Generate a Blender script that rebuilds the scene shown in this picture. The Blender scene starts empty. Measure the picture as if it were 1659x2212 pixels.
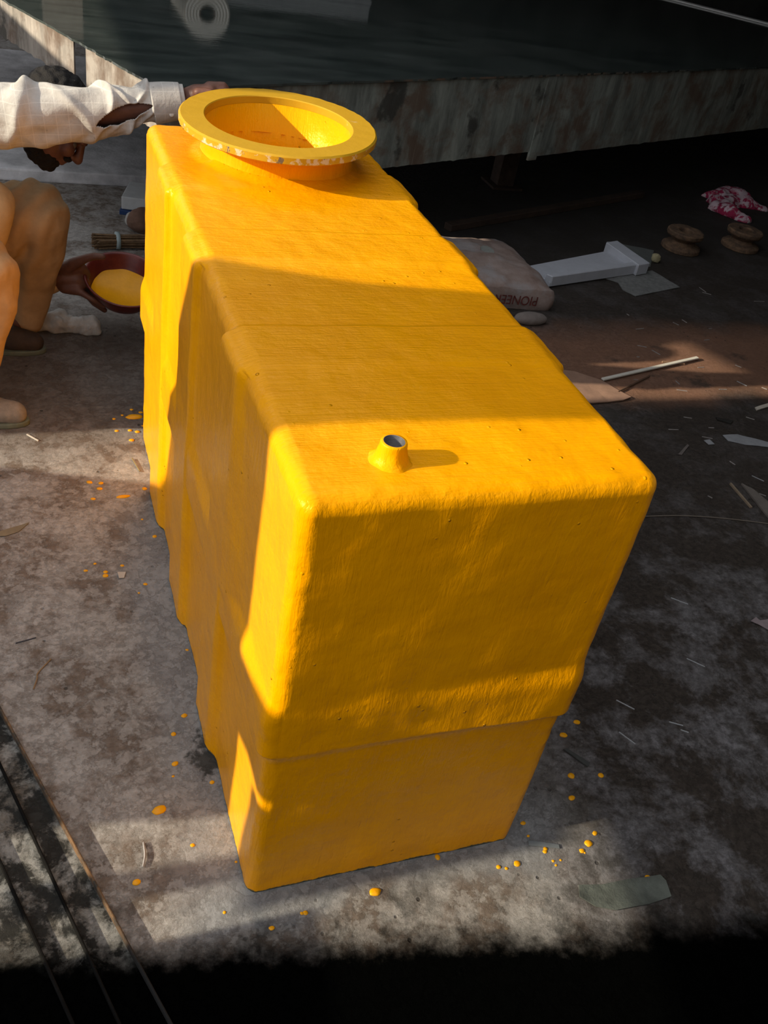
import bpy, bmesh, math, random
import numpy as np
from mathutils import Vector, Matrix, noise
random.seed(7)
sc = bpy.context.scene
COL = sc.collection

# ------------------------------------------------------------------ camera
F_PX = 2018.4                      # focal length in pixels of the 1659 x 2212 frame
CM = Matrix(((0.93515446, 0.06677731, -0.34788925),
             (-0.31281678, 0.61651024, -0.72253774),
             (0.16622815, 0.78450998, 0.59742136)))
CC = Vector((-0.30791811, -0.87367414, 1.60065139))
cd = bpy.data.cameras.new('camera')
cd.sensor_fit = 'VERTICAL'
cd.sensor_height = 24.0
cd.lens = F_PX / 2212 * 24.0
cd.clip_start = 0.02
cam = bpy.data.objects.new('camera', cd)
cam.matrix_world = Matrix.Translation(CC) @ CM.to_4x4()
COL.objects.link(cam)
sc.camera = cam

# ------------------------------------------------------------------ world, sun, exposure
TAN = 0.37                         # tangent of the sun's height
wd = bpy.data.worlds.new('world'); sc.world = wd
wd.use_nodes = True
bg = wd.node_tree.nodes['Background']
bg.inputs[0].default_value = (0.95, 0.97, 1.02, 1)
bg.inputs[1].default_value = 1.08
sl = bpy.data.lights.new('sun', 'SUN')
sl.energy = 7.0
sl.color = (1.0, 0.87, 0.66)
sl.angle = math.radians(0.6)
so = bpy.data.objects.new('sun', sl)
so.rotation_euler = Vector((1.0, 0.0, -TAN)).to_track_quat('-Z', 'Y').to_euler()
so.location = (-6, 0, 4)
COL.objects.link(so)
sc.view_settings.view_transform = 'Standard'
sc.view_settings.look = 'None'
sc.view_settings.gamma = 1.0
sc.view_settings.exposure = 0.0
sc.view_settings.use_curve_mapping = False

# ------------------------------------------------------------------ helpers
def ray(px, py):
    return CM @ Vector(((px - 829.5) / F_PX, -(py - 1106) / F_PX, -1.0))
def G(px, py, z=0.0):              # point of a level plane seen at a pixel of the photograph
    d = ray(px, py); t = (z - CC.z) / d.z
    return CC + d * t
def Y(px, py, y):                  # point of a plane across the view at depth y
    d = ray(px, py); t = (y - CC.y) / d.y
    return CC + d * t

def link(name, me, mat=None, parent=None, smooth=False):
    o = bpy.data.objects.new(name, me)
    COL.objects.link(o)
    if mat is not None:
        if len(me.materials) == 0: me.materials.append(mat)
    if smooth:
        me.polygons.foreach_set('use_smooth', [True] * len(me.polygons))
    if parent is not None:
        o.parent = parent
        o.matrix_parent_inverse = Matrix.Translation(-parent.location)
    return o
def tag(o, label, cat, group=None):
    o['label'] = label; o['category'] = cat
    if group: o['group'] = group
    return o
def struct(o):
    o['kind'] = 'structure'; return o
def empty(name, loc):
    o = bpy.data.objects.new(name, None); o.location = loc
    o.empty_display_size = 0.05
    COL.objects.link(o); return o
def pydata(name, V, F):
    me = bpy.data.meshes.new(name)
    me.from_pydata([tuple(v) for v in V], [], F); me.update()
    return me
def bm_mesh(name, bm):
    bmesh.ops.recalc_face_normals(bm, faces=bm.faces)
    me = bpy.data.meshes.new(name); bm.to_mesh(me); bm.free(); return me
def prism(poly, h, bm=None, down=False):
    """solid plate: list of base points, raised by h along z"""
    bm = bm or bmesh.new()
    up = Vector((0, 0, h))
    b = [bm.verts.new(Vector(p)) for p in poly]
    t = [bm.verts.new(Vector(p) + up) for p in poly]
    n = len(poly)
    bm.faces.new(b[::-1]); bm.faces.new(t)
    for i in range(n): bm.faces.new((b[i], b[(i + 1) % n], t[(i + 1) % n], t[i]))
    return bm
def box(bm, a, b):
    x0, y0, z0 = a; x1, y1, z1 = b
    return prism([(x0, y0, z0), (x1, y0, z0), (x1, y1, z0), (x0, y1, z0)], z1 - z0, bm)
def bar(bm, p, q, w, h):
    """level rectangular bar from p to q (base points), width w, height h"""
    p = Vector(p); q = Vector(q); d = (q - p); n = Vector((-d.y, d.x, 0)).normalized() * (w / 2)
    return prism([p - n, q - n, q + n, p + n], h, bm)
def bevel(bm, w, seg=2):
    bmesh.ops.recalc_face_normals(bm, faces=bm.faces)
    bmesh.ops.bevel(bm, geom=bm.edges[:] , offset=w, segments=seg, profile=0.6, affect='EDGES', clamp_overlap=True)
    return bm
def lathe(prof, n=64, closed=False):
    V = []; Fc = []
    m = len(prof)
    for i in range(n):
        a = 2 * math.pi * i / n
        for r, z in prof: V.append((r * math.cos(a), r * math.sin(a), z))
    for i in range(n):
        j = (i + 1) % n
        for k in range(m if closed else m - 1):
            l = (k + 1) % m
            Fc.append((i * m + k, j * m + k, j * m + l, i * m + l))
    return V, Fc
def tube(pts, rad, n=8, caps=True):
    """round tube through points; rad is a number or one per point"""
    V = []; Fc = []
    pts = [Vector(p) for p in pts]
    rs = rad if isinstance(rad, (list, tuple)) else [rad] * len(pts)
    ref = None
    for i, p in enumerate(pts):
        d = (pts[min(i + 1, len(pts) - 1)] - pts[max(i - 1, 0)]).normalized()
        if ref is None:
            ref = Vector((0, 0, 1)) if abs(d.z) < 0.9 else Vector((1, 0, 0))
        u = (ref - d * ref.dot(d)).normalized(); v = d.cross(u); ref = u
        for k in range(n):
            a = 2 * math.pi * k / n
            V.append(p + (u * math.cos(a) + v * math.sin(a)) * rs[i])
    for i in range(len(pts) - 1):
        for k in range(n):
            l = (k + 1) % n
            Fc.append((i * n + k, i * n + l, (i + 1) * n + l, (i + 1) * n + k))
    if caps:
        Fc.append(tuple(range(n))[::-1]); Fc.append(tuple((len(pts) - 1) * n + k for k in range(n)))
    return V, Fc
def catmull(P, n):
    P = [Vector(p) for p in P]; out = []
    Q = [P[0] * 2 - P[1]] + P + [P[-1] * 2 - P[-2]]
    for i in range(len(P) - 1):
        a, b, c, d = Q[i:i + 4]
        for k in range(n):
            t = k / n
            out.append(0.5 * ((2 * b) + (c - a) * t + (2 * a - 5 * b + 4 * c - d) * t * t + (3 * b - a - 3 * c + d) * t ** 3))
    out.append(P[-1]); return out
def lerp_list(L, n):
    out = []
    for i in range(len(L) - 1):
        for k in range(n): out.append(L[i] + (L[i + 1] - L[i]) * k / n)
    out.append(L[-1]); return out
def remesh(chains, voxel, smooth_it=6, fac=0.5, extra=None):
    """joined surface of round tapered chains [[(point, radius), ...], ...] and ellipsoids"""
    bm = bmesh.new()
    for ch in chains:
        for i, (p, r) in enumerate(ch):
            bmesh.ops.create_uvsphere(bm, u_segments=16, v_segments=10, radius=r, matrix=Matrix.Translation(p))
            if i:
                q, s = ch[i - 1]
                p = Vector(p); q = Vector(q); d = p - q; L = d.length
                if L > 1e-5:
                    m = Matrix.Translation((p + q) / 2) @ d.to_track_quat('Z', 'Y').to_matrix().to_4x4()
                    bmesh.ops.create_cone(bm, cap_ends=True, segments=18, radius1=s, radius2=r, depth=L, matrix=m)
    for (m,) in (extra or []):
        bmesh.ops.create_uvsphere(bm, u_segments=24, v_segments=16, radius=1.0, matrix=m)
    me = bpy.data.meshes.new('tmp'); bm.to_mesh(me); bm.free()
    o = bpy.data.objects.new('tmp', me); COL.objects.link(o)
    md = o.modifiers.new('r', 'REMESH'); md.mode = 'VOXEL'; md.voxel_size = voxel
    if smooth_it:
        s = o.modifiers.new('s', 'SMOOTH'); s.iterations = smooth_it; s.factor = fac
    dg = bpy.context.evaluated_depsgraph_get()
    res = bpy.data.meshes.new_from_object(o.evaluated_get(dg))
    bpy.data.objects.remove(o); bpy.data.meshes.remove(me)
    return res
def displace(me, fn):
    n = [v.normal.copy() for v in me.vertices]
    for v, k in zip(me.vertices, n): v.co = v.co + k * fn(v.co, k)
    me.update()
def sstep(a, b, x):
    t = np.clip((x - a) / (b - a), 0, 1); return t * t * (3 - 2 * t)

# ------------------------------------------------------------------ material tools
class N:
    def __init__(s, name):
        s.m = bpy.data.materials.new(name); s.m.use_nodes = True
        s.t = s.m.node_tree; s.b = s.t.nodes['Principled BSDF']
        s.tc = None
    def n(s, typ, **k):
        x = s.t.nodes.new(typ)
        for a, b in k.items(): setattr(x, a, b)
        return x
    def l(s, a, b): s.t.links.new(a, b)
    def set(s, sock, v):
        if hasattr(v, 'node'): s.l(v, sock)
        else: sock.default_value = v
    def co(s, kind='Object'):
        if s.tc is None: s.tc = s.n('ShaderNodeTexCoord')
        return s.tc.outputs[kind]
    def pos(s):
        return s.n('ShaderNodeNewGeometry').outputs['Position']
    def map(s, v, scale=(1, 1, 1), rot=(0, 0, 0), loc=(0, 0, 0)):
        x = s.n('ShaderNodeMapping'); s.l(v, x.inputs[0])
        x.inputs['Scale'].default_value = scale; x.inputs['Rotation'].default_value = rot; x.inputs['Location'].default_value = loc
        return x.outputs[0]
    def noise(s, v, scale, detail=6, rough=0.6, dist=0.0, out='Fac'):
        x = s.n('ShaderNodeTexNoise'); s.l(v, x.inputs['Vector'])
        x.inputs['Scale'].default_value = scale; x.inputs['Detail'].default_value = detail
        x.inputs['Roughness'].default_value = rough; x.inputs['Distortion'].default_value = dist
        return x.outputs[out]
    def voro(s, v, scale, feature='F1', rnd=1.0):
        x = s.n('ShaderNodeTexVoronoi', feature=feature); s.l(v, x.inputs['Vector'])
        x.inputs['Scale'].default_value = scale; x.inputs['Randomness'].default_value = rnd
        return x.outputs['Distance']
    def ramp(s, f, stops, interp='LINEAR'):
        x = s.n('ShaderNodeValToRGB'); s.l(f, x.inputs[0]); r = x.color_ramp; r.interpolation = interp
        while len(r.elements) < len(stops): r.elements.new(0.5)
        for e, (p, c) in zip(r.elements, stops):
            e.position = p; e.color = (c, c, c, 1) if not hasattr(c, '__len__') else (*c, 1)
        return x.outputs[0]
    def mix(s, f, a, b, mode='MIX'):
        x = s.n('ShaderNodeMix', data_type='RGBA', blend_type=mode)
        s.set(x.inputs[0], f)
        for k, v in ((6, a), (7, b)):
            if hasattr(v, 'node'): s.l(v, x.inputs[k])
            else: x.inputs[k].default_value = (*v, 1)
        return x.outputs[2]
    def math(s, op, a, b=0.0, clamp=False):
        x = s.n('ShaderNodeMath', operation=op, use_clamp=clamp)
        s.set(x.inputs[0], a); s.set(x.inputs[1], b); return x.outputs[0]
    def maprange(s, v, a, b, c=0.0, d=1.0):
        x = s.n('ShaderNodeMapRange', interpolation_type='SMOOTHSTEP'); s.l(v, x.inputs[0])
        for i, k in enumerate((a, b, c, d)): x.inputs[i + 1].default_value = k
        return x.outputs[0]
    def sep(s, v):
        x = s.n('ShaderNodeSeparateXYZ'); s.l(v, x.inputs[0]); return x.outputs
    def bump(s, h, strength=0.3, dist=0.01, prev=None):
        x = s.n('ShaderNodeBump'); s.l(h, x.inputs['Height'])
        x.inputs['Strength'].default_value = strength; x.inputs['Distance'].default_value = dist
        if prev is not None: s.l(prev, x.inputs['Normal'])
        return x.outputs[0]
    def out(s, color=None, rough=None, normal=None, metal=None, spec=None, **kw):
        for k, v in (('Base Color', color), ('Roughness', rough), ('Normal', normal), ('Metallic', metal), ('Specular IOR Level', spec)):
            if v is None: continue
            if hasattr(v, 'node'): s.l(v, s.b.inputs[k])
            elif hasattr(v, '__len__'): s.b.inputs[k].default_value = (*v, 1)
            else: s.b.inputs[k].default_value = v
        for k, v in kw.items(): s.b.inputs[k.replace('_', ' ')].default_value = v
        return s.m
def plain(name, c, rough=0.7, var=0.25, scale=25, bump=0.15, spec=0.4, bscale=60):
    """one colour with grain"""
    k = N(name); p = k.co()
    f = k.noise(p, scale, 5, 0.65)
    c2 = tuple(x * (1 - var) for x in c)
    col = k.mix(k.ramp(f, [(0.35, 0), (0.65, 1)]), c2, c)
    nb = k.bump(k.noise(p, bscale, 4, 0.7), bump, 0.004)
    return k.out(col, rough, nb, spec=spec)

# ------------------------------------------------------------------ floor material
def floor_material():
    k = N('worn_concrete'); p = k.pos(); x, y, z = k.sep(p)
    warp = k.noise(p, 2.2, 6, 0.6, out='Color')
    wv = k.n('ShaderNodeVectorMath', operation='MULTIPLY_ADD'); k.l(warp, wv.inputs[0])
    wv.inputs[1].default_value = (0.35, 0.35, 0.0); k.l(k.map(p, loc=(-0.175, -0.175, 0)), wv.inputs[2]); w = wv.outputs[0]
    wx, wy, wz = k.sep(w)
    # pale cement with brown soil trodden in
    fine = k.noise(p, 60, 8, 0.75)
    soil = k.ramp(k.noise(p, 6.5, 12, 0.70, 0.0), [(0.44, 0), (0.56, 1)])
    flake = k.ramp(k.noise(p, 22, 10, 0.74, 0.0), [(0.47, 0), (0.53, 1)])
    pale = k.mix(k.ramp(fine, [(0.3, 0), (0.7, 1)]), (0.21, 0.20, 0.186), (0.42, 0.40, 0.375))
    brown = k.mix(k.ramp(fine, [(0.3, 0), (0.7, 1)]), (0.095, 0.072, 0.055), (0.20, 0.163, 0.135))
    c = k.mix(k.math('MULTIPLY', soil, k.math('ADD', k.math('MULTIPLY', flake, 0.6), 0.4)), pale, brown)
    brown_area = k.math('MULTIPLY', k.math('MULTIPLY', k.maprange(wy, 1.38, 1.62), k.maprange(wy, 2.5, 2.1)), k.maprange(wx, 0.35, 0.1))  # darker brown floor area around the painter
    c = k.mix(k.math('MULTIPLY', brown_area, 0.75), c, k.mix(fine, (0.055, 0.040, 0.030), (0.125, 0.095, 0.075)))
    # dirtier, oil darkened floor right of the tank
    dm = k.maprange(wx, 0.50, 0.85)
    dm2 = k.maprange(k.math('SUBTRACT', wy, k.math('MULTIPLY', wx, -0.2)), 1.75, 2.55)
    dm2 = k.math('MULTIPLY', dm2, k.maprange(wx, 0.2, 0.9))
    dirty = k.math('MAXIMUM', dm, dm2)
    dust = k.ramp(k.noise(p, 4.4, 12, 0.72, 0.15), [(0.47, 0), (0.60, 1)])
    dust = k.math('MULTIPLY', dust, k.maprange(wy, 1.25, 0.15, 0.22, 1.0))
    oil = k.mix(k.ramp(fine, [(0.3, 0), (0.7, 1)]), (0.018, 0.014, 0.011), (0.062, 0.049, 0.040))
    grey = k.mix(k.ramp(fine, [(0.3, 0), (0.7, 1)]), (0.085, 0.08, 0.082), (0.235, 0.228, 0.24))
    dk = k.mix(dust, oil, grey)
    dk = k.mix(k.math('MULTIPLY', k.maprange(k.math('ADD', wy, k.math('MULTIPLY', wx, -0.15)), 2.0, 2.9), 0.7), dk, (0.020, 0.019, 0.017))  # floor under the table painted darker to deepen its shade
    c = k.mix(dirty, c, dk)
    red = k.math('MULTIPLY', k.maprange(wy, 1.50, 1.68), k.maprange(wy, 2.30, 2.05))
    red = k.math('MULTIPLY', red, k.maprange(wx, 1.2, 1.75))
    c = k.mix(k.math('MULTIPLY', red, 0.75), c, k.mix(fine, (0.15, 0.07, 0.04), (0.36, 0.19, 0.12)))
    # darkness painted over the near end, blotchy border; black mould left of the rails
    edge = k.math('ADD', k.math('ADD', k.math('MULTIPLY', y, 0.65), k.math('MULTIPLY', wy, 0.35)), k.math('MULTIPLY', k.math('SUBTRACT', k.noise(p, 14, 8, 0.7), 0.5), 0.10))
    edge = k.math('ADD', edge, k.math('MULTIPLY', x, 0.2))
    near_dark = k.maprange(edge, -0.045, -0.135)
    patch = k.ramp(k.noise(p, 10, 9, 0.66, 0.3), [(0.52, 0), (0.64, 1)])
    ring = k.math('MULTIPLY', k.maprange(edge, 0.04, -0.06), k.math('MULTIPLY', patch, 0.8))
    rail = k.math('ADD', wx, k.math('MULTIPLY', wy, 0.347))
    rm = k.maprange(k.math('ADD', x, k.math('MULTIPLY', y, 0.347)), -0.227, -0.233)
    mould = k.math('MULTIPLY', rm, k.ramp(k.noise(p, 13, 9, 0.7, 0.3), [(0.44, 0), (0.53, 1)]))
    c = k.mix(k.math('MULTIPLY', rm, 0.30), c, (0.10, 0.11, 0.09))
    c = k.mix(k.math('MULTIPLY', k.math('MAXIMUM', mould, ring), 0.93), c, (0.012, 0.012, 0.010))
    spots = k.math('MULTIPLY', k.ramp(k.noise(p, 4.3, 10, 0.68, 0.1), [(0.58, 0), (0.65, 1)]), k.maprange(wx, -0.1, 0.8, 0.6, 1.3))
    c = k.mix(k.math('MULTIPLY', spots, 0.55), c, (0.04, 0.035, 0.028))
    foot = k.math('MULTIPLY', k.maprange(wx, -0.16, -0.06), k.maprange(wx, 0.75, 0.60))
    foot = k.math('MULTIPLY', k.math('MULTIPLY', foot, k.maprange(wy, -0.10, -0.03)), k.maprange(wy, 1.25, 1.0))
    c = k.mix(k.math('MULTIPLY', foot, 0.6), c, k.mix(fine, (0.17, 0.185, 0.20), (0.32, 0.34, 0.36)))
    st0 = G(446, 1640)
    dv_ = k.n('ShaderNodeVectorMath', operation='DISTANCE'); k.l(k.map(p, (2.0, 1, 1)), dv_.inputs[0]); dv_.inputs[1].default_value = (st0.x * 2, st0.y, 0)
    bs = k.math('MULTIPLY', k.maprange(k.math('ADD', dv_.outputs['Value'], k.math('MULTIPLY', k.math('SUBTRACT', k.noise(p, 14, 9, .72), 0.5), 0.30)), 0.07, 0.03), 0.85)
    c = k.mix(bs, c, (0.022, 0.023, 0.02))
    # tread grit: pits
    pit = k.ramp(k.voro(k.map(p, (1, 1, 0)), 26), [(0.08, 1), (0.13, 0)])
    pit = k.math('MULTIPLY', pit, k.ramp(k.noise(p, 5, 3), [(0.52, 0), (0.6, 1)]))
    c = k.mix(k.math('MULTIPLY', pit, 0.8), c, (0.03, 0.027, 0.024))
    c = k.mix(near_dark, c, (0.0012, 0.0013, 0.0012))  # painted fade to black, standing in for missing light
    h = k.math('ADD', k.math('MULTIPLY', fine, 0.5), k.math('MULTIPLY', flake, 0.3))
    h = k.math('SUBTRACT', h, k.math('MULTIPLY', pit, 1.0))
    h = k.math('ADD', h, k.math('MULTIPLY', k.noise(p, 140, 6, 0.75), 0.45))
    nb = k.bump(h, 0.75, 0.006)
    rough = k.mix(dirty, (0.92, 0.92, 0.92), (0.7, 0.7, 0.7))
    sp = k.maprange(edge, -0.12, -0.05, 0.0, 0.3)
    m = k.out(c, rough, nb)
    k.l(sp, k.b.inputs['Specular IOR Level'])
    return m
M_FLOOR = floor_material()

# ------------------------------------------------------------------ setting
bm = bmesh.new(); box(bm, (-9, -6, -0.12), (9, 12, 0.0))
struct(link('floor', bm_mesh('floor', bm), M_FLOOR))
M_DARKWALL = plain('sooty_plaster', (0.055, 0.055, 0.05), 0.9, 0.5, 3, 0.4)
M_ROOF = plain('roof_sheet', (0.03, 0.03, 0.03), 0.8, 0.4, 2)
M_BOUNCE = plain('buff_bounce', (0.42, 0.34, 0.26), 0.9, 0.2, 3, 0.3)  # warm pale colour to bounce light onto the tank front
def wall(name, a, b, m=M_DARKWALL):
    bm = bmesh.new(); box(bm, a, b); return struct(link(name, bm_mesh(name, bm), m))
wall('wall_back', (-1.2, 9.0, 0), (8.2, 9.2, 3.2))
wall('wall_right', (8.0, 2.4, 0), (8.2, 9.0, 3.2))
wall('sky_blocker_right', (2.4, -2.2, 0), (2.6, 0.95, 3.4))  # unseen wall added to block sky light from the right
wall('sky_blocker_front', (-1.0, -2.2, 0), (2.4, -2.0, 2.3), M_BOUNCE)  # unseen wall added behind the camera to block sky from the tank front
bm = prism([(2.6, 0.80, 0), (8.2, 2.3, 0), (8.2, 2.5, 0), (2.6, 1.0, 0)], 3.2); struct(link('sky_blocker_side', bm_mesh('sky_blocker_side', bm), M_DARKWALL))  # unseen wall added to close a gap where sky light came in
wall('sky_blocker_roof', (1.25, -2.2, 3.4), (8.2, 4.4, 3.5), M_ROOF)  # unseen roof added to cut sky light on the right floor
wall('ceiling', (-1.2, 4.4, 3.2), (8.2, 9.2, 3.3), M_ROOF)
# low slab behind the squatting man
bm = bmesh.new(); box(bm, (-2.2, 3.55, 0.0), (0.95, 5.6, 0.055)); bevel(bm, 0.008, 2)
M_STEP = plain('cement_step', (0.62, 0.62, 0.64), 0.9, 0.45, 7, 0.6)
struct(link('trim_1', bm_mesh('trim_1', bm), M_STEP))
# rusty door rails let into the near left floor
kr = N('rusty_rail'); pr = kr.pos()
rx_, ry_, rz_ = kr.sep(pr)
rail_dark = kr.maprange(kr.math('ADD', ry_, kr.math('MULTIPLY', rx_, 0.2)), 0.0, -0.13)  # painted fade to black, matching the darkened near floor
M_RAIL = kr.out(kr.mix(rail_dark, kr.mix(kr.ramp(kr.noise(pr, 30, 7, 0.7), [(0.4, 0), (0.6, 1)]), (0.03, 0.026, 0.02), (0.16, 0.085, 0.035)), (0.002, 0.002, 0.0018)), 0.9,
                kr.bump(kr.noise(pr, 90, 5, 0.7), 0.5, 0.004))
def rail(name, p, q, w, h):
    bm = bmesh.new(); p = Vector(p); q = Vector(q); d = (q - p).normalized()
    bar(bm, p - d * 0.6, q + d * 0.5, w, h); bevel(bm, 0.0012, 1)
    struct(link(name, bm_mesh(name, bm), M_RAIL if name == 'trim_2' else M_RAIL_D))
M_RAIL_D = plain('black_rail', (0.006, 0.0055, 0.005), 0.9, 0.5, 30, 0.5, 0.1)
rail('trim_2', G(2, 1540), G(305, 2100), 0.004, 0.016)
rail('trim_3', G(0, 1655), G(200, 2090), 0.004, 0.014)
rail('trim_4', G(0, 1865), G(110, 2110), 0.005, 0.012)

# unseen blockers added left of the view, outlines cut to shape the sun patches
M_BLOCKER = plain('pale_blocker', (0.52, 0.47, 0.40), 0.85, 0.4, 6, 0.4)  # pale so the blockers bounce light onto the tank's left face
XS = -2.0
def sun_blocker(name, pts, x=XS, th=0.025):
    """added blocker across the sun: pts = (y, height where the sun ray meets x = 0)"""
    P = [Vector((x, y, max(0.0, c - TAN * x))) for y, c in pts]
    bm = bmesh.new()
    a = [bm.verts.new(p) for p in P]; b = [bm.verts.new(p + Vector((-th, 0, 0))) for p in P]
    n = len(P); bm.faces.new(a); bm.faces.new(b[::-1])
    for i in range(n): bm.faces.new((a[i], b[i], b[(i + 1) % n], a[(i + 1) % n]))
    return struct(link(name, bm_mesh(name, bm), M_BLOCKER))
LOW = -0.19
sun_blocker('blocker_main', [(0.172, 0.50), (0.165, 0.8), (0.18, 0.95), (0.16, 1.12), (0.16, 1.3), (0.50, 1.3), (0.60, 1.10), (0.64, 1.0), (0.73, 0.90), (0.88, 0.66),
                       (0.945, 0.50), (1.07, 0.13), (1.26, 0.0), (1.37, -0.14), (1.40, LOW), (0.215, LOW), (0.21, -0.10), (0.172, 0.0), (0.165, 0.26)])
sun_blocker('blocker_bar', [(-0.9, 0.24), (-0.9, 0.50), (0.02, 0.50), (0.20, 0.45), (0.20, 0.25), (0.10, 0.29)])
sun_blocker('blocker_strip', [(0.106, -0.14), (0.092, -0.06), (0.08, 0.05), (0.05, 0.26), (0.0, 0.26), (0.03, 0.05), (0.036, -0.06), (0.036, -0.14)])
sun_blocker('blocker_narrow', [(-0.030, 0.005), (-0.030, 0.25), (0.06, 0.25), (0.045, 0.005)])
sun_blocker('blocker_stub', [(-0.04, LOW), (-0.05, -0.02), (-0.05, 0.045), (-0.10, 0.045), (-0.6, 0.02), (-0.6, LOW)], x=-1.2)
sun_blocker('blocker_far', [(1.53, LOW), (1.53, -0.04), (2.08, -0.04), (2.08, 1.5), (2.36, 1.5), (2.42, 0.60), (9.0, 0.60), (9.0, LOW)], x=-2.4)
sun_blocker('blocker_high', [(2.38, 0.79), (9.0, 0.79), (9.0, 3.6), (2.34, 3.6)], x=-2.4)
sun_blocker('blocker_mid', [(1.90, 0.40), (1.936, 0.741), (2.07, 0.867), (1.832, 0.907), (1.70, 0.925), (1.70, 1.5), (2.10, 1.5), (2.10, 0.40)], x=-2.45)
sun_blocker('blocker_upright', [(1.49, 0.56), (1.613, 0.56), (1.613, 1.5), (1.49, 1.5)], x=-2.45)

# ------------------------------------------------------------------ yellow tank
W, L, H = 0.548, 1.51, 0.9
def yellow(name, base, rough, wear=False, bumpy=True):
    k = N(name); p = k.pos(); x, y, z = k.sep(p)
    nz = k.sep(k.n('ShaderNodeNewGeometry').outputs['True Normal'])[2]
    top = k.maprange(nz, 0.6, 0.85)
    st = k.noise(k.map(p, (6, 80, 20), (0, 0, 0.30)), 1.6, 5, 0.62, 1.3)        # strokes across the top
    sv = k.noise(k.map(p, (70, 70, 10), (0.15, 0.45, 0)), 1.6, 5, 0.62, 0.9)      # strokes down the sides
    s = k.n('ShaderNodeMix', data_type='FLOAT'); k.l(top, s.inputs[0]); k.l(sv, s.inputs[2]); k.l(st, s.inputs[3])
    strokes = s.outputs[0]
    lump = k.noise(p, 22, 4, 0.6); big = k.noise(p, 7, 3, 0.5)
    drip = k.ramp(k.voro(p, 34), [(0.05, 1), (0.11, 0)])
    drip = k.math('MULTIPLY', drip, k.ramp(k.noise(p, 6, 2), [(0.52, 0), (0.6, 1)]))
    c = k.mix(k.ramp(k.noise(p, 9, 5, 0.6), [(0.3, 0), (0.7, 1)]), tuple(v * f for v, f in zip(base, (0.93, 0.89, 0.9))), base)
    if wear:
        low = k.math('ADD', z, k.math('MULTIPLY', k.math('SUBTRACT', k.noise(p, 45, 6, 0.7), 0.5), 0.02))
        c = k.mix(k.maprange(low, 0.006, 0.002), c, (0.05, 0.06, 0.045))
    nb = k.bump(big, 0.30, 0.02)
    nb = k.bump(lump, 0.42, 0.007, nb)
    if bumpy:
        nb = k.bump(strokes, 0.48, 0.003, nb)
        nb = k.bump(drip, 1.0, 0.0035, nb)
    r = k.mix(k.noise(p, 14, 4), (rough - .10,) * 3, (rough + .08,) * 3)
    k.b.inputs['Specular Tint'].default_value = (1.0, 0.72, 0.14, 1)
    return k.out(c, r, nb, spec=0.4)
M_YEL = yellow('wet_yellow_paint', (0.92, 0.378, 0.0005), 0.25, True)
M_YEL2 = yellow('dry_yellow_gelcoat', (0.70, 0.40, 0.02), 0.42, False, False)
tank = empty('storage_tank', (W / 2, L / 2, 0))
tag(tank, 'large glossy yellow ribbed box tank with a round flanged manhole, filling the middle', 'tank')

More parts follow.
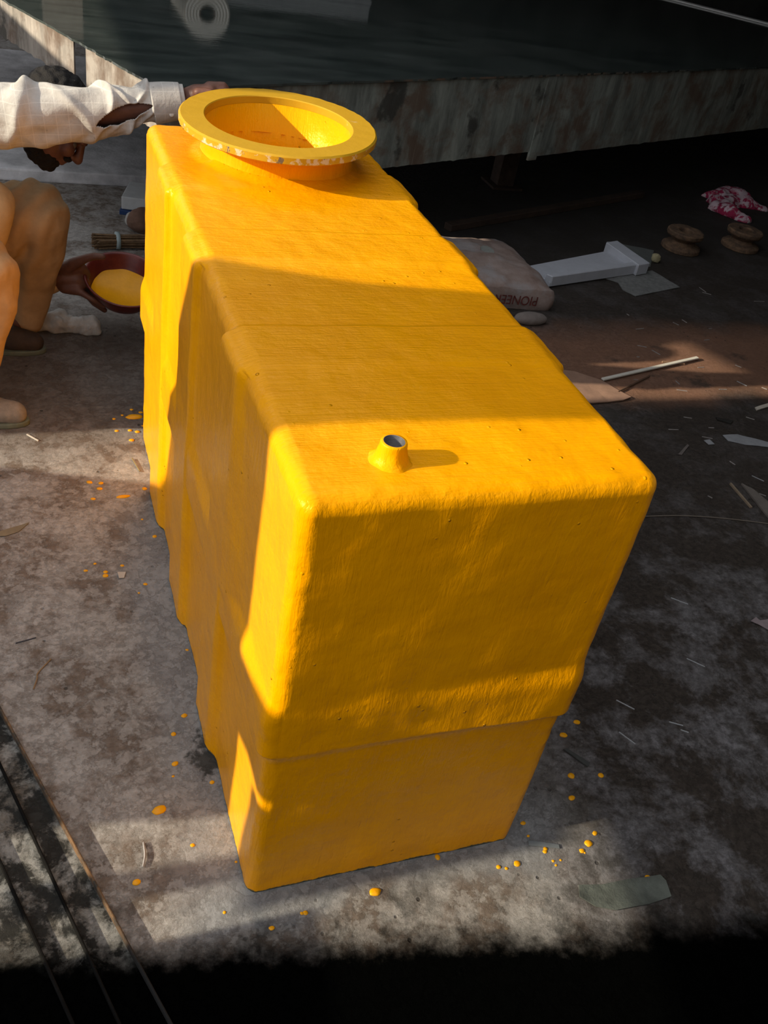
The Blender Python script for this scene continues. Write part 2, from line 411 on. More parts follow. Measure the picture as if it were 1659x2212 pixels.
RIBS = ((0.345, 0.462), (0.725, 0.858), (1.085, 1.22))
FC = Vector((0.270, 1.290)); R_OD, R_ID = 0.225, 0.168
def dense(lo, hi, step, marks=(), fine=0.002, span=0.012):
    s = set(np.round(np.arange(lo, hi + step * .5, step), 5).tolist())
    for m in marks: s |= set(np.round(np.arange(m - span, m + span + 1e-6, fine), 5).tolist())
    s = sorted(v for v in s if lo <= v <= hi)
    if s[-1] < hi: s.append(hi)
    return s
def tank_shell():
    rim = [0.01, 0.02]
    xs = dense(0, W, 0.008, (0.016, W - 0.016), 0.003, 0.016)
    ys = dense(0, L, 0.009, [0.016] + [r for ab in RIBS for r in ab] + [L - 0.016], 0.003, 0.016)
    zs = dense(0, H, 0.008, (0.396, 0.503, H - 0.016), 0.003, 0.016)
    key = {}; P = []
    def vid(i, j, k):
        t = (i, j, k)
        if t not in key: key[t] = len(P); P.append((xs[i], ys[j], zs[k]))
        return key[t]
    F = []; nx, ny, nz = len(xs) - 1, len(ys) - 1, len(zs) - 1
    for i in range(nx):
        for k in range(nz):
            F.append((vid(i, 0, k), vid(i + 1, 0, k), vid(i + 1, 0, k + 1), vid(i, 0, k + 1)))
            F.append((vid(i + 1, ny, k), vid(i, ny, k), vid(i, ny, k + 1), vid(i + 1, ny, k + 1)))
    for j in range(ny):
        for k in range(nz):
            F.append((vid(0, j + 1, k), vid(0, j, k), vid(0, j, k + 1), vid(0, j + 1, k + 1)))
            F.append((vid(nx, j, k), vid(nx, j + 1, k), vid(nx, j + 1, k + 1), vid(nx, j, k + 1)))
    for i in range(nx):
        for j in range(ny):
            F.append((vid(i, j, nz), vid(i + 1, j, nz), vid(i + 1, j + 1, nz), vid(i, j + 1, nz)))
    P = np.array(P); r = 0.026
    lo = np.array([0, 0, -1.0]) + r; hi = np.array([W, L, H]) - r
    q = np.clip(P, lo, hi); d = P - q; ln = np.linalg.norm(d, axis=1)[:, None]
    n = d / np.maximum(ln, 1e-9); pos = q + r * n
    x, y, z = P.T
    side = 1 - sstep(0.2, 0.7, np.abs(n[:, 1]))
    topw = sstep(0.3, 0.9, n[:, 2])
    rib = np.zeros(len(P))
    for a, b in RIBS:
        fl = 0.014 + 0.03 * np.clip(1 - z / 0.88, 0, 1)      # the near flank flattens out towards the floor
        if a < 0.5: fl = np.where(z > 0.45, 0.014 + 0.15 * np.clip((0.9 - z) / 0.42, 0, 1), fl)
        fl = np.where(topw > 0.3, 0.03, fl)
        rib = np.maximum(rib, sstep(a - fl, a + 0.004, y) * (1 - sstep(b - 0.004, b + 0.012, y)))
    hr = rib * (0.013 * (1 - topw) + 0.0045 * topw) * side
    lipn = np.array([noise.noise(Vector((px * 5, py * 5, 3.1))) for px, py in zip(x, y)]) * 0.004
    belt = sstep(0.386, 0.396, z + lipn) * (1 - sstep(0.47, 0.522, z + lipn)) * (0.010 * sstep(0.1, 0.95, -n[:, 0]) + (1 - sstep(0.1, 0.95, -n[:, 0])) * (0.0012 + 0.0085 * sstep(0.1, 0.56, x)))
    ins = -0.003 * (1 - sstep(0.375, 0.392, z + lipn))
    disp = np.maximum(hr, belt) + ins * (hr < 0.004)
    # shallow sag of the panels and lumps of the hand-laid surface
    lump = np.array([noise.noise(Vector(p) * 8) * 0.0016 + noise.noise(Vector(p) * 24) * 0.0006 for p in P])
    edge_lump = np.array([noise.noise(Vector(p) * 34) * 0.0012 for p in P]) * ((np.abs(n) > 0.15).sum(1) > 1)
    pos = pos + n * (disp + lump + edge_lump)[:, None]
    pos[:, 2] = np.maximum(pos[:, 2], 0.0)
    # the deck swells a little round the manhole
    rr = np.hypot(x - FC.x, y - FC.y)
    pos[:, 2] += topw * 0.012 * (1 - sstep(0.165, 0.20, rr))
    parts = {'lower_shell': [], 'joint_band': [], 'upper_shell': []}
    zc = z
    for f in F:
        c = P[list(f)].mean(0)
        if c[2] > H - 1e-6 and math.hypot(c[0] - FC.x, c[1] - FC.y) < R_ID + 0.002: continue
        parts['lower_shell' if c[2] < 0.385 else 'joint_band' if c[2] < 0.512 else 'upper_shell'].append(f)
    for nm, fs in parts.items():
        ids = sorted({i for f in fs for i in f}); re = {v: k for k, v in enumerate(ids)}
        me = pydata(nm, pos[ids].tolist(), [tuple(re[i] for i in f) for f in fs])
        link(nm, me, M_YEL, tank, True)
tank_shell()

# manhole: neck, tilted ring flange
tilt = Matrix.Rotation(math.radians(2.0), 4, 'X') @ Matrix.Rotation(math.radians(-1.6), 4, 'Y')
FT = Matrix.Translation((FC.x, FC.y, 0.976)) @ tilt
V, Fc = lathe([(0.1682, -0.17), (0.1682, -0.004), (0.173, -0.004), (0.173, -0.03), (0.1735, -0.050), (0.1755, -0.062), (0.180, -0.068), (0.189, -0.0725), (0.192, -0.078)], 96)
me = pydata('manhole_neck', [FT @ Vector(v) for v in V], Fc)
displace(me, lambda p, n: noise.noise(p * 40) * 0.0012 if math.hypot(p.x - FC.x, p.y - FC.y) > 0.1725 and p.z > 0.89 else 0)
link('manhole_neck', me, M_YEL, tank, True)
k = N('chipped_yellow_flange'); p = k.pos()
ln = k.n('ShaderNodeNewGeometry').outputs['Normal']; nz = k.sep(ln)[2]
px_, py_, pz_ = k.sep(k.map(p, loc=(-0.27, -1.29, 0)))
rad_ = k.math('SQRT', k.math('ADD', k.math('MULTIPLY', px_, px_), k.math('MULTIPLY', py_, py_)))
rimm = k.math('MULTIPLY', k.maprange(nz, 0.75, 0.45), k.maprange(rad_, 0.195, 0.205))
chip = k.ramp(k.noise(p, 38, 8, 0.7, 0.4), [(0.52, 0), (0.56, 1)])
grim = k.ramp(k.noise(k.map(p, loc=(3, 1, 0)), 30, 8, 0.7, 0.5), [(0.58, 0), (0.62, 1)])
cc = k.mix(k.noise(p, 8, 5), (0.47, 0.255, 0.008), (0.56, 0.32, 0.014))
scf = k.ramp(k.noise(k.map(p, (1, 1, 1), loc=(1, 5, 0)), 17, 9, 0.72, 0.4), [(0.64, 0), (0.70, 0.6)])
cc = k.mix(scf, cc, (0.62, 0.50, 0.30))
cc = k.mix(k.math('MULTIPLY', rimm, k.math('MULTIPLY', chip, 0.8)), cc, (0.62, 0.53, 0.38))
cc = k.mix(k.math('MULTIPLY', rimm, grim), cc, (0.14, 0.11, 0.08))
k.b.inputs['Specular Tint'].default_value = (1.0, 0.85, 0.5, 1)
M_FLANGE = k.out(cc, 0.42, k.bump(k.noise(p, 45, 5, 0.6), 0.25, 0.003))
V, Fc = lathe([(R_ID, -0.0035), (R_ID, 0.0115), (R_ID + 0.002, 0.0135), (R_OD - 0.004, 0.0135), (R_OD, 0.010), (R_OD, -0.003), (R_OD - 0.004, -0.006), (R_ID + 0.006, -0.006)], 128, True)
me = pydata('manhole_flange', [FT @ Vector(v) for v in V], Fc)
displace(me, lambda p, n: noise.noise(p * 55) * 0.0012 if n.z < 0.5 and math.hypot(p.x - FC.x, p.y - FC.y) > 0.2 else 0)
o = link('manhole_flange', me, M_FLANGE, tank, True)
for pgn in me.polygons: pgn.use_smooth = abs(pgn.normal.z) < 0.9 or True
o.modifiers.new('e', 'EDGE_SPLIT').split_angle = math.radians(35)
o['label'] = 'duller yellow ring flange with chipped rim'
# vent pipe stub
NP = Vector((0.146, 0.083, 0.9))
V, Fc = lathe([(0.036, -0.004), (0.030, 0.0005), (0.0255, 0.004), (0.0225, 0.009), (0.0205, 0.016), (0.0192, 0.023), (0.0188, 0.0285), (0.0178, 0.031), (0.0145, 0.031)], 48)
me = pydata('vent_pipe', [NP + Vector(v) for v in V], Fc)
displace(me, lambda p, n: noise.noise(p * 70) * 0.0022 * max(0.0, min(1.0, (0.928 - p.z) / 0.02)))
link('vent_pipe', me, M_YEL, tank, True)
k = N('threaded_steel'); z = k.sep(k.pos())[2]
wv = k.math('SINE', k.math('MULTIPLY', z, 3300.0))
M_BORE = k.out(k.mix(k.noise(k.pos(), 60), (0.10, 0.10, 0.11), (0.26, 0.26, 0.27)), 0.45, k.bump(wv, 0.6, 0.001), metal=0.6)
V, Fc = lathe([(0.0150, 0.0312), (0.0140, 0.0312), (0.0138, 0.0), (0.0138, -0.03), (0.0, -0.03)], 40)
o = link('pipe_bore', pydata('pipe_bore', [NP + Vector(v) for v in V], Fc), M_BORE, tank, True)
o['label'] = 'bare grey threaded bore'

# ------------------------------------------------------------------ big dark table
TZ = 0.75
A0 = G(345, 190, TZ); B0 = G(1659, 145, TZ)
du = (B0 - A0).normalized(); dv = Vector((-du.y, du.x, 0))
def TB(u, v, z=TZ):
    q = A0 + du * u + dv * v; return Vector((q.x, q.y, z))
# right end of the table, seen at the top right corner of the frame
e1 = G(1450, 0, TZ); e2 = G(1659, 53, TZ)
de = (e1 - e2)
def uv(P): d = P - A0; return d.dot(du), d.dot(dv)
u1, v1 = uv(e1); u2, v2 = uv(e2)
slope = (u1 - u2) / (v1 - v2)
DEPTH = 2.6
ur0 = u2 - slope * v2; ur1 = u2 + slope * (DEPTH - v2)
k = N('green_black_slab'); p = k.pos()
sm = k.noise(k.map(p, (1.4, 5, 1), (0, 0, -0.4)), 2.2, 6, 0.62, 0.4)
cc = k.mix(k.ramp(sm, [(0.35, 0), (0.7, 1)]), (0.022, 0.030, 0.029), (0.060, 0.075, 0.070))
flk = k.ramp(k.noise(k.map(p, (9, 34, 1), (0, 0, 0.7)), 3.0, 7, 0.7, 0.5), [(0.63, 0), (0.70, 1)])
cc = k.mix(k.math('MULTIPLY', flk, 0.45), cc, (0.28, 0.30, 0.29))
duu = k.ramp(k.noise(p, 3.5, 7, 0.7), [(0.45, 0), (0.8, 1)])
cc = k.mix(k.math('MULTIPLY', duu, 0.22), cc, (0.16, 0.17, 0.16))
M_SLAB = k.out(cc, k.mix(duu, (0.05,) * 3, (0.17,) * 3), k.bump(k.noise(k.map(p, (3, 12, 1)), 3, 4), 0.03, 0.01), spec=1.0)
def rust_panel(name, base, seed):
    k = N(name); p = k.pos()
    q = k.map(p, (1, 1, 0.22), loc=(seed, 0, 0))
    n1 = k.noise(q, 14, 8, 0.7, 0.3); n2 = k.noise(k.map(p, loc=(seed, 2, 1)), 5, 7, 0.65, 0.3)
    streak = k.ramp(k.noise(k.map(p, (26, 26, 1.6)), 2.2, 5, 0.6), [(0.62, 0), (0.72, 1)])
    c = k.mix(k.ramp(n1, [(0.36, 0), (0.62, 1)]), tuple(v * .42 for v in base), base)
    c = k.mix(k.ramp(n2, [(0.46, 0), (0.60, 0.8)]), c, (0.105, 0.062, 0.038))
    c = k.mix(k.math('MULTIPLY', streak, 0.35), c, (0.34, 0.34, 0.30))
    c = k.mix(k.ramp(k.noise(k.map(p, loc=(0, seed, 0)), 4, 6, 0.6), [(0.60, 0), (0.66, 0.85)]), c, (0.028, 0.028, 0.024))
    return k.out(c, 0.75, k.bump(n1, 0.4, 0.006))
M_SK = rust_panel('stained_green_steel', (0.25, 0.28, 0.25), 0.0)
M_SK2 = rust_panel('limed_steel', (0.40, 0.36, 0.32), 4.0)
table = empty('casting_table', TB(2.5, 1.0, 0))
tag(table, 'huge dark glossy slab table with stained steel skirts behind the yellow tank', 'table')
bm = bmesh.new()
def rag(a, b, n, amp, seed):
    out = []
    for i in range(n):
        t = i / n; q = a + (b - a) * t
        out.append((q, noise.noise(Vector((t * 37 + seed, seed, 0))) * amp + noise.noise(Vector((t * 140 + seed, seed, 4))) * amp))
    return out
top = []
for q, d in rag(TB(0, 0), TB(ur0, 0), 240, 0.008, 1): top.append(q - dv * d)
for q, d in rag(TB(ur0, 0), TB(ur1, DEPTH), 20, 0.003, 2): top.append(q + du * d)
for q, d in rag(TB(ur1, DEPTH), TB(0, DEPTH), 20, 0.003, 3): top.append(q + dv * d)
for q, d in rag(TB(0, DEPTH), TB(0, 0), 120, 0.008, 4): top.append(q - du * d)
prism([v - Vector((0, 0, 0.008)) for v in top], 0.008, bm)
link('slab', bm_mesh('slab', bm), M_SLAB, table)
def vplate(a, b, h0, h1, th, nrm, n=1, amp=0.0, seed=0):
    """upright plate from a to b; bottom edge h0(t) may be uneven"""
    V = []; Fc = []
    for i in range(n + 1):
        t = i / n; q = a + (b - a) * t
        r = noise.noise(Vector((t * 60 + seed, seed, 0))) * amp
        lo = h0(t) if callable(h0) else h0
        for s in (0, 1):
            for zz in (lo + r, h1): V.append(Vector((q.x, q.y, zz)) - nrm * th * s)
    for i in range(n):
        a0 = i * 4; b0 = a0 + 4
        Fc += [(a0, b0, b0 + 1, a0 + 1), (a0 + 2, a0 + 3, b0 + 3, b0 + 2), (a0, a0 + 2, b0 + 2, b0), (a0 + 1, b0 + 1, b0 + 3, a0 + 3)]
    Fc += [(0, 1, 3, 2), (n * 4, n * 4 + 2, n * 4 + 3, n * 4 + 1)]
    return V, Fc
def plate_obj(name, mat, *a, **k):
    V, Fc = vplate(*a, **k); me = pydata(name, V, Fc)
    b = bmesh.new(); b.from_mesh(me); bmesh.ops.recalc_face_normals(b, faces=b.faces); b.to_mesh(me); b.free()
    return link(name, me, mat, table)
us = uv(G(1178, 150, TZ))[0]
plate_obj('front_skirt', M_SK, TB(0.005, 0.012), TB(us, 0.012), 0.40, TZ - 0.008, 0.006, -dv, n=90, amp=0.006, seed=1)
plate_obj('front_skirt', M_SK, TB(us + 0.004, 0.012), TB(ur0, 0.012), lambda t: 0.375 + 0.015 * t, TZ - 0.008, 0.006, -dv, n=90, amp=0.006, seed=5)
V, Fc = vplate(TB(us - 0.05, 0.006), TB(us + 0.01, 0.006), 0.36, TZ - 0.008, 0.012, -dv)
link('skirt_joint_strip', pydata('skirt_joint_strip', V, Fc), M_SK, table)
uA = uv(G(165, 80, TZ))[1]; uB = uv(G(190, 95, TZ))[1]
plate_obj('side_skirt', M_SK2, TB(0.012, 0.02), TB(0.012, uB), 0.60, TZ - 0.008, 0.006, -du, n=40, amp=0.012, seed=7)
plate_obj('side_skirt', M_SK2, TB(0.012, uA), TB(0.012, DEPTH), 0.60, TZ - 0.008, 0.006, -du, n=80, amp=0.02, seed=9)
M_EDGE = plain('pale_edge_trim', (0.75, 0.75, 0.72), 0.5, 0.15)
bm = bmesh.new(); P0 = TB(ur0 - 0.0, 0.0); P1 = TB(ur1, DEPTH)
bar(bm, P0 + Vector((0, 0, 0.0005)), P1 + Vector((0, 0, 0.0005)), 0.07, 0.012); bevel(bm, 0.002, 1)
o = link('edge_strip', bm_mesh('edge_strip', bm), M_EDGE, table); o['label'] = 'white strip along the far right edge'
M_LEG = plain('rusty_steel', (0.055, 0.033, 0.022), 0.85, 0.5, 20, 0.5)
for u, v in ((0.95, 0.50), (0.25, 2.3), (ur0 - 0.3, 0.35), (ur0 - 0.3, 2.3), (ur0 / 2, 1.4), (1.45, 0.55), (2.55, 0.55)):
    bm = bmesh.new(); q = TB(u, v, 0)
    box(bm, (q.x - 0.05, q.y - 0.05, 0), (q.x + 0.05, q.y + 0.05, TZ - 0.01)); box(bm, (q.x - 0.09, q.y - 0.09, 0), (q.x + 0.09, q.y + 0.09, 0.012))
    link('leg', bm_mesh('leg', bm), M_LEG, table)

# ------------------------------------------------------------------ the squatting painter
M_SKIN = plain('brown_skin', (0.145, 0.060, 0.038), 0.5, 0.3, 30, 0.2, 0.4, 120)
M_HAIR = plain('black_hair', (0.010, 0.008, 0.007), 0.6, 0.4, 120, 0.9, 0.3, 260)
k = N('pale_checked_cloth'); p = k.pos()
q = k.map(p, (1, 1, 1), (0, 0.09, 0))
gx, gy, gz = k.sep(q)
def line(v, per, wdt):
    f = k.math('FRACT', k.math('ADD', k.math('DIVIDE', v, per), 50.0)); return k.math('LESS_THAN', f, wdt)
chk = k.math('MAXIMUM', line(gz, 0.026, 0.07), line(gx, 0.03, 0.06))
cb = k.mix(k.ramp(k.noise(p, 18, 6, 0.65), [(0.3, 0), (0.65, 1)]), (0.36, 0.34, 0.315), (0.50, 0.48, 0.45))
cb = k.mix(k.math('MULTIPLY', chk, 0.35), cb, (0.66, 0.64, 0.60))
spk = k.ramp(k.voro(p, 22), [(0.05, 1), (0.075, 0)])
cb = k.mix(k.math('MULTIPLY', spk, 0.5), cb, (0.12, 0.10, 0.09))
M_SHIRT = k.out(cb, 0.9, k.bump(k.noise(p, 24, 5, 0.6), 0.4, 0.01), spec=0.2)
M_TROUSER = plain('tan_cotton', (0.42, 0.285, 0.155), 0.9, 0.25, 14, 0.4, 0.2, 22)
M_SHOE = plain('dusty_shoe', (0.27, 0.235, 0.195), 0.75, 0.4, 25, 0.5)
M_SHOED = plain('brown_shoe', (0.055, 0.036, 0.026), 0.75, 0.4, 25, 0.5)
M_SOLE = plain('green_grey_rubber', (0.13, 0.15, 0.11), 0.7, 0.3, 25)
M_EYE = plain('eye_white', (0.10, 0.085, 0.075), 0.3, 0.05)
man = empty('person', (-0.62, 1.92, 0.0))
tag(man, 'squatting man in tan clothes with pale checked sleeve, reaching behind the yellow tank', 'person')
YA = 1.75
ax = [Y(-180, 262, 1.83), Y(-60, 255, 1.80), Y(60, 250, 1.77), Y(200, 242, YA), Y(300, 228, 1.74), Y(400, 217, 1.73)]
SH_R = Y(-230, 268, 1.85)
Hc = Y(117, 258, 1.97)
fw = Vector((0.72, -0.20, -0.64)).normalized(); up = Vector((0.68, 0.0, 0.74)); up = (up - fw * up.dot(fw)).normalized(); lat = fw.cross(up)
def HP(a, b, c=0.0): return Hc + fw * a + up * b + lat * c
def ell(c, a, b, d):
    m = Matrix((( fw.x * a, up.x * b, lat.x * d, c.x), (fw.y * a, up.y * b, lat.y * d, c.y), (fw.z * a, up.z * b, lat.z * d, c.z), (0, 0, 0, 1)))
    return (m,)
WR = Y(112, 604, 2.13)
hand_l = [
    [(Y(118, 604, 2.13), .030), (Y(140, 600, 2.12), .030), (Y(165, 604, 2.11), .026), (Y(180, 610, 2.11), .022)],
    [(Y(140, 620, 2.11), .022), (Y(168, 626, 2.09), .019)],
    [(Y(138, 584, 2.12), .025), (Y(158, 570, 2.10), .0195), (Y(186, 558, 2.075), .0135), (Y(205, 553, 2.065), .012), (Y(222, 555, 2.06), .0105)],          # thumb over the rim
    [(Y(165, 588, 2.15), .015), (Y(182, 592, 2.20), .0125), (Y(200, 602, 2.235), .0115), (Y(218, 612, 2.25), .010)],
    [(Y(168, 602, 2.13), .015), (Y(184, 622, 2.17), .0125), (Y(200, 640, 2.20), .0115), (Y(222, 652, 2.21), .010)],
    [(Y(170, 614, 2.11), .0145), (Y(186, 634, 2.12), .0120), (Y(204, 655, 2.135), .011), (Y(226, 670, 2.14), .0098)],
    [(Y(146, 592, 2.125), .030), (Y(165, 596, 2.125), .026)],
    [(Y(148, 582, 2.12), .027), (Y(172, 578, 2.115), .021), (Y(184, 592, 2.13), .018)],
    [(Y(166, 626, 2.09), .0135), (Y(186, 638, 2.07), .0110), (Y(203, 648, 2.06), .0100), (Y(224, 661, 2.065), .0090)],
]
HR = Y(430, 205, 1.73)
hand_r = [[(Y(400, 215, 1.73), .027), (Y(425, 207, 1.72), .029), (Y(452, 205, 1.71), .026)]]
for i, (dz, dy) in enumerate(((.02, .02), (.008, .005), (-.006, -.008), (-.018, -.02))):
    b = Y(452, 205, 1.71) + Vector((0, dy * .6, dz)); e = b + Vector((.038, -.006, .004)); f2 = e + Vector((.018, -.008, -.022)); g2 = f2 + Vector((-.014, -.004, -.016))
    hand_r.append([(b, .0115), (e, .0105), (f2, .0098), (g2, .009)])
b = Y(425, 207, 1.71) + Vector((0, -.015, .012)); hand_r.append([(b, .013), (b + Vector((.03, -.012, .004)), .0115), (b + Vector((.052, -.006, -.008)), .010)])
SH_L = Vector((-0.66, 2.10, 0.78)); EL_L = Vector((-0.50, 2.24, 0.42))
chains = [
    [((-0.86, 1.92, .22), .13), ((-0.74, 1.92, .42), .125), ((-0.62, 1.93, .62), .13), ((-0.60, 1.94, .76), .09), ((-0.46, 1.95, .79), .056), (HP(-0.04, -0.03), .055)],
    [(SH_R, .058), (ax[1], .050), (ax[2], .046), (ax[3], .038), (ax[5], .027)],
    [(SH_R, .065), (Vector((-0.60, 1.94, .76)), .09), (SH_L, .065), (EL_L, .045), (WR, .030)],
    [((-0.86, 2.02, .20), .10), (Y(70, 470, 2.02), .062), (Y(66, 640, 2.08), .05), (Y(40, 720, 2.08), .038), (Y(60, 748, 2.08), .034)],
    [((-0.86, 1.82, .20), .10), (Y(-50, 590, 1.66), .062), (Y(-55, 740, 1.62), .05), (Y(-60, 880, 1.60), .038)],
]
head_extra = [ell(HP(-.008, .022), .098, .092, .076), ell(HP(.016, -.045), .072, .070, .062), ell(HP(.040, -.085), .038, .030, .036),
              ell(HP(.088, .018, .030), .016, .011, .026), ell(HP(.088, .018, -.030), .016, .011, .026),
              ell(HP(.070, -.028, .036), .024, .022, .022), ell(HP(.070, -.028, -.036), .024, .022, .022),
              ell(HP(.000, -.010, .078), .018, .032, .010), ell(HP(.000, -.010, -.078), .018, .032, .010),
              ell(HP(.083, -.062), .016, .008, .024), ell(HP(.080, -.075), .016, .008, .020)]
nose = [[(HP(.090, .010), .010), (HP(.103, -.016), .012), (HP(.112, -.036), .0145)], [(HP(.098, -.040, -.012), .009), (HP(.098, -.040, .012), .009)]]
body = remesh(chains + hand_l + hand_r + nose, 0.0042, 5, 0.5, head_extra)
link('body', body, M_SKIN, man, True)
hair = remesh([], 0.004, 3, 0.5, [ell(HP(-.022, .040), .097, .090, .084), ell(HP(-.055, .0), .062, .085, .080)])
displace(hair, lambda p, n: noise.noise(p * 60) * 0.006)
link('hair', hair, M_HAIR, man, True)
beard = remesh([[(HP(.088, -.053, -.026), .008), (HP(.098, -.050), .008), (HP(.088, -.053, .026), .008)], [(HP(.066, -.012, -.066), .008), (HP(.02, -.02, -.072), .012), (HP(.01, -.07, -.062), .016)],
                [(HP(.02, -.02, .072), .012), (HP(.01, -.07, .062), .016)]], 0.0035, 3, 0.5,
               [ell(HP(.030, -.086), .056, .042, .056), ell(HP(.052, -.104), .034, .024, .034)])
displace(beard, lambda p, n: noise.noise(p * 90) * 0.005)
link('beard', beard, M_HAIR, man, True)
brow = remesh([[(HP(.097, .021, s * .014), .005), (HP(.098, .026, s * .032), .0055), (HP(.086, .020, s * .052), .004)] for s in (-1, 1)], 0.0025, 2)
link('eyebrows', brow, M_HAIR, man, True)
for s in (-1, 1):
    V, Fc = lathe([(0.0, -.010), (.006, -.008), (.0085, -.003), (.0085, .003), (.006, .008), (0.0, .010)], 14)
    e = link('eye', pydata('eye', [HP(.0765, -.007, s * .031) + Vector(v) for v in V], Fc), M_EYE, man, True)

# right sleeve: a swept cloth tube with folds and an open placket
def sleeve():
    C = catmull(ax, 56); R = lerp_list([.088, .084, .080, .070, .051, .040], 56)
    n = 176; V = []; Fc = []; keep = {}
    m = len(C); ref = Vector((0, 0, 1))
    for i, c in enumerate(C):
        d = (C[min(i + 1, m - 1)] - C[max(i - 1, 0)]).normalized()
        u = (ref - d * ref.dot(d)).normalized(); v = d.cross(u); s = i / (m - 1)
        for kk in range(n):
            a = 2 * math.pi * kk / n
            fold = 0
            for (s0, wd_, ph, amp, tw) in ((.36, .020, .3, .012, .06), (.43, .024, 1.2, .010, -.05), (.52, .020, 2.2, .012, .08), (.60, .018, .8, .012, .10),
                                           (.67, .016, 1.6, .011, .11), (.73, .015, .2, .010, .12), (.79, .014, .9, .009, .10), (.85, .012, 1.9, .006, .05), (.28, .03, 2.6, .012, -.07)):
                x = (s - s0 - tw * math.cos(a - ph)) / wd_
                fold += amp * math.exp(-x * x) * (0.55 + 0.45 * math.cos(a - ph))
            r = R[i] * (1 + 0.06 * math.sin(2 * a + 1)) + fold + noise.noise(Vector((s * 9, math.cos(a) * 1.5, math.sin(a) * 1.5))) * 0.012 - 0.006
            if s > .86: r = R[i] * (1.0 + 0.02 * math.sin(3 * a)) + noise.noise(Vector((s * 6, a, 0))) * .003 + (.004 if s < .985 else 0)
            V.append(c + (u * math.cos(a) + v * math.sin(a)) * r)
    for i in range(m - 1):
        s = (i + .5) / (m - 1)
        for kk in range(n):
            a = (kk + .5) / n * 360
            t = (s - .735) / .125
            if abs(t) < 1:
                mid = 92 - 12 * t; half = 23 * (1 - t * t) ** .8
                if abs(a - mid) < half: continue
            l = (kk + 1) % n
            Fc.append((i * n + kk, i * n + l, (i + 1) * n + l, (i + 1) * n + kk))
    o = link('sleeve', pydata('sleeve', V, Fc), M_SHIRT, man, True)
    md = o.modifiers.new('t', 'SOLIDIFY'); md.thickness = 0.0025; md.offset = -1
    # cuff button
    c = Y(371, 247, 1.69)
    Vb, Fb = lathe([(0, .0), (.006, .0), (.007, -.0015), (.006, -.003), (.0, -.003)], 16)
    rot = Matrix.Rotation(math.radians(80), 4, 'X')
    b = link('cuff_button', pydata('cuff_button', [c + (rot @ Vector(v)) for v in Vb], Fb), plain('button_white', (.7, .7, .66), .3, .1), o, True)
    b.matrix_parent_inverse = Matrix.Translation(-man.location); b.parent = o
    b.matrix_parent_inverse = o.matrix_world.inverted() if False else Matrix.Identity(4)
    return o
slv = sleeve()
shirt = remesh([[((-0.84, 1.92, .24), .17), ((-0.68, 1.92, .42), .18), ((-0.53, 1.93, .56), .175), ((-0.52, 1.93, .66), .165), ((-0.62, 1.93, .75), .12), ((-0.52, 1.94, .79), .075)],
                [(SH_R, .095), (Vector((-0.60, 1.94, .76)), .12), (SH_L, .09), (EL_L, .075), (Y(60, 600, 2.17), .058), (Y(100, 604, 2.14), .050)],
                [(Vector((-0.56, 1.86, .52)), .12), (Y(-20, 440, 1.84), .07), (Y(-30, 520, 1.82), .05)]], 0.008, 4)
displace(shirt, lambda p, n: noise.noise(Vector((p.x * 12, p.y * 12, p.z * 5))) * 0.012 + noise.noise(Vector((p.x * 30, p.y * 30, p.z * 14))) * 0.004)
link('shirt', shirt, plain('bounce_tan_shirt', (0.50, 0.36, 0.20), 0.9, 0.2, 14, 0.4, 0.2, 24), man, True)  # pale cloth coloured tan to hold the warm bounce light
KL = Y(74, 462, 2.00); KR = Y(-42, 590, 1.66)
legs = remesh([[((-0.86, 2.02, .24), .145), ((-0.55, 2.02, .38), .125), (KL, .100), (Y(72, 530, 2.03), .093), (Y(70, 600, 2.07), .076), (Y(62, 660, 2.08), .062), (Y(58, 690, 2.08), .052)],
               [((-0.86, 1.82, .24), .145), ((-0.60, 1.74, .38), .125), (KR, .100), (Y(-38, 640, 1.645), .094), (Y(-46, 720, 1.62), .074), (Y(-60, 800, 1.60), .062), (Y(-60, 860, 1.60), .054)]], 0.006, 5)
def tfold(p, n):
    r = 0
    for kx in (KL, KR):
        d = p - kx; L = d.length
        if L < 0.40:
            c = (d.x * 1.0 - d.z * 0.42 - d.y * 0.55) + 0.9 * d.x * d.z
            r += 0.0062 * math.sin(c * 95 + noise.noise(p * 9) * 3.0) * min(1, L / 0.10) * max(0, 1 - L / 0.40)
    return r + noise.noise(p * 14) * 0.006
displace(legs, tfold)
link('trousers', legs, M_TROUSER, man, True)
def shoe(toe, heel, mat, name='shoe'):
    d = (heel - toe); n = len
    ch = [[(toe + d * 0.13 + Vector((0, 0, .034)), .033), (toe + d * 0.35 + Vector((0, 0, .040)), .041), (toe + d * 0.6 + Vector((0, 0, .050)), .040), (toe + d * .88 + Vector((0, 0, .045)), .034)],
          [(toe + d * .62 + Vector((0, 0, .06)), .034), (toe + d * .86 + Vector((0, 0, .075)), .033)]]
    me = remesh(ch, 0.005, 4)
    for v in me.vertices: v.co.z = max(v.co.z, 0.013)
    displace(me, lambda p, n: noise.noise(p * 28) * 0.003 if p.z > .02 else 0)
    o = link(name, me, mat, man, True)
    dd = d.normalized(); nn = Vector((-dd.y, dd.x, 0)); poly = []
    for i in range(28):
        a = 2 * math.pi * i / 28
        poly.append(toe + d * 0.5 + dd * (math.cos(a) * (d.length * .5 + .004)) + nn * math.sin(a) * (.043 - .006 * math.cos(a)))
    bm = prism([Vector((p.x, p.y, 0.0)) for p in poly], 0.016); bevel(bm, .003, 2)
    s = link('sole', bm_mesh('sole', bm), M_SOLE, None, True); s.parent = o
    s.matrix_parent_inverse = Matrix.Identity(4)
    s.matrix_parent_inverse = (Matrix.Translation(man.location) @ o.matrix_parent_inverse).inverted()
    return o
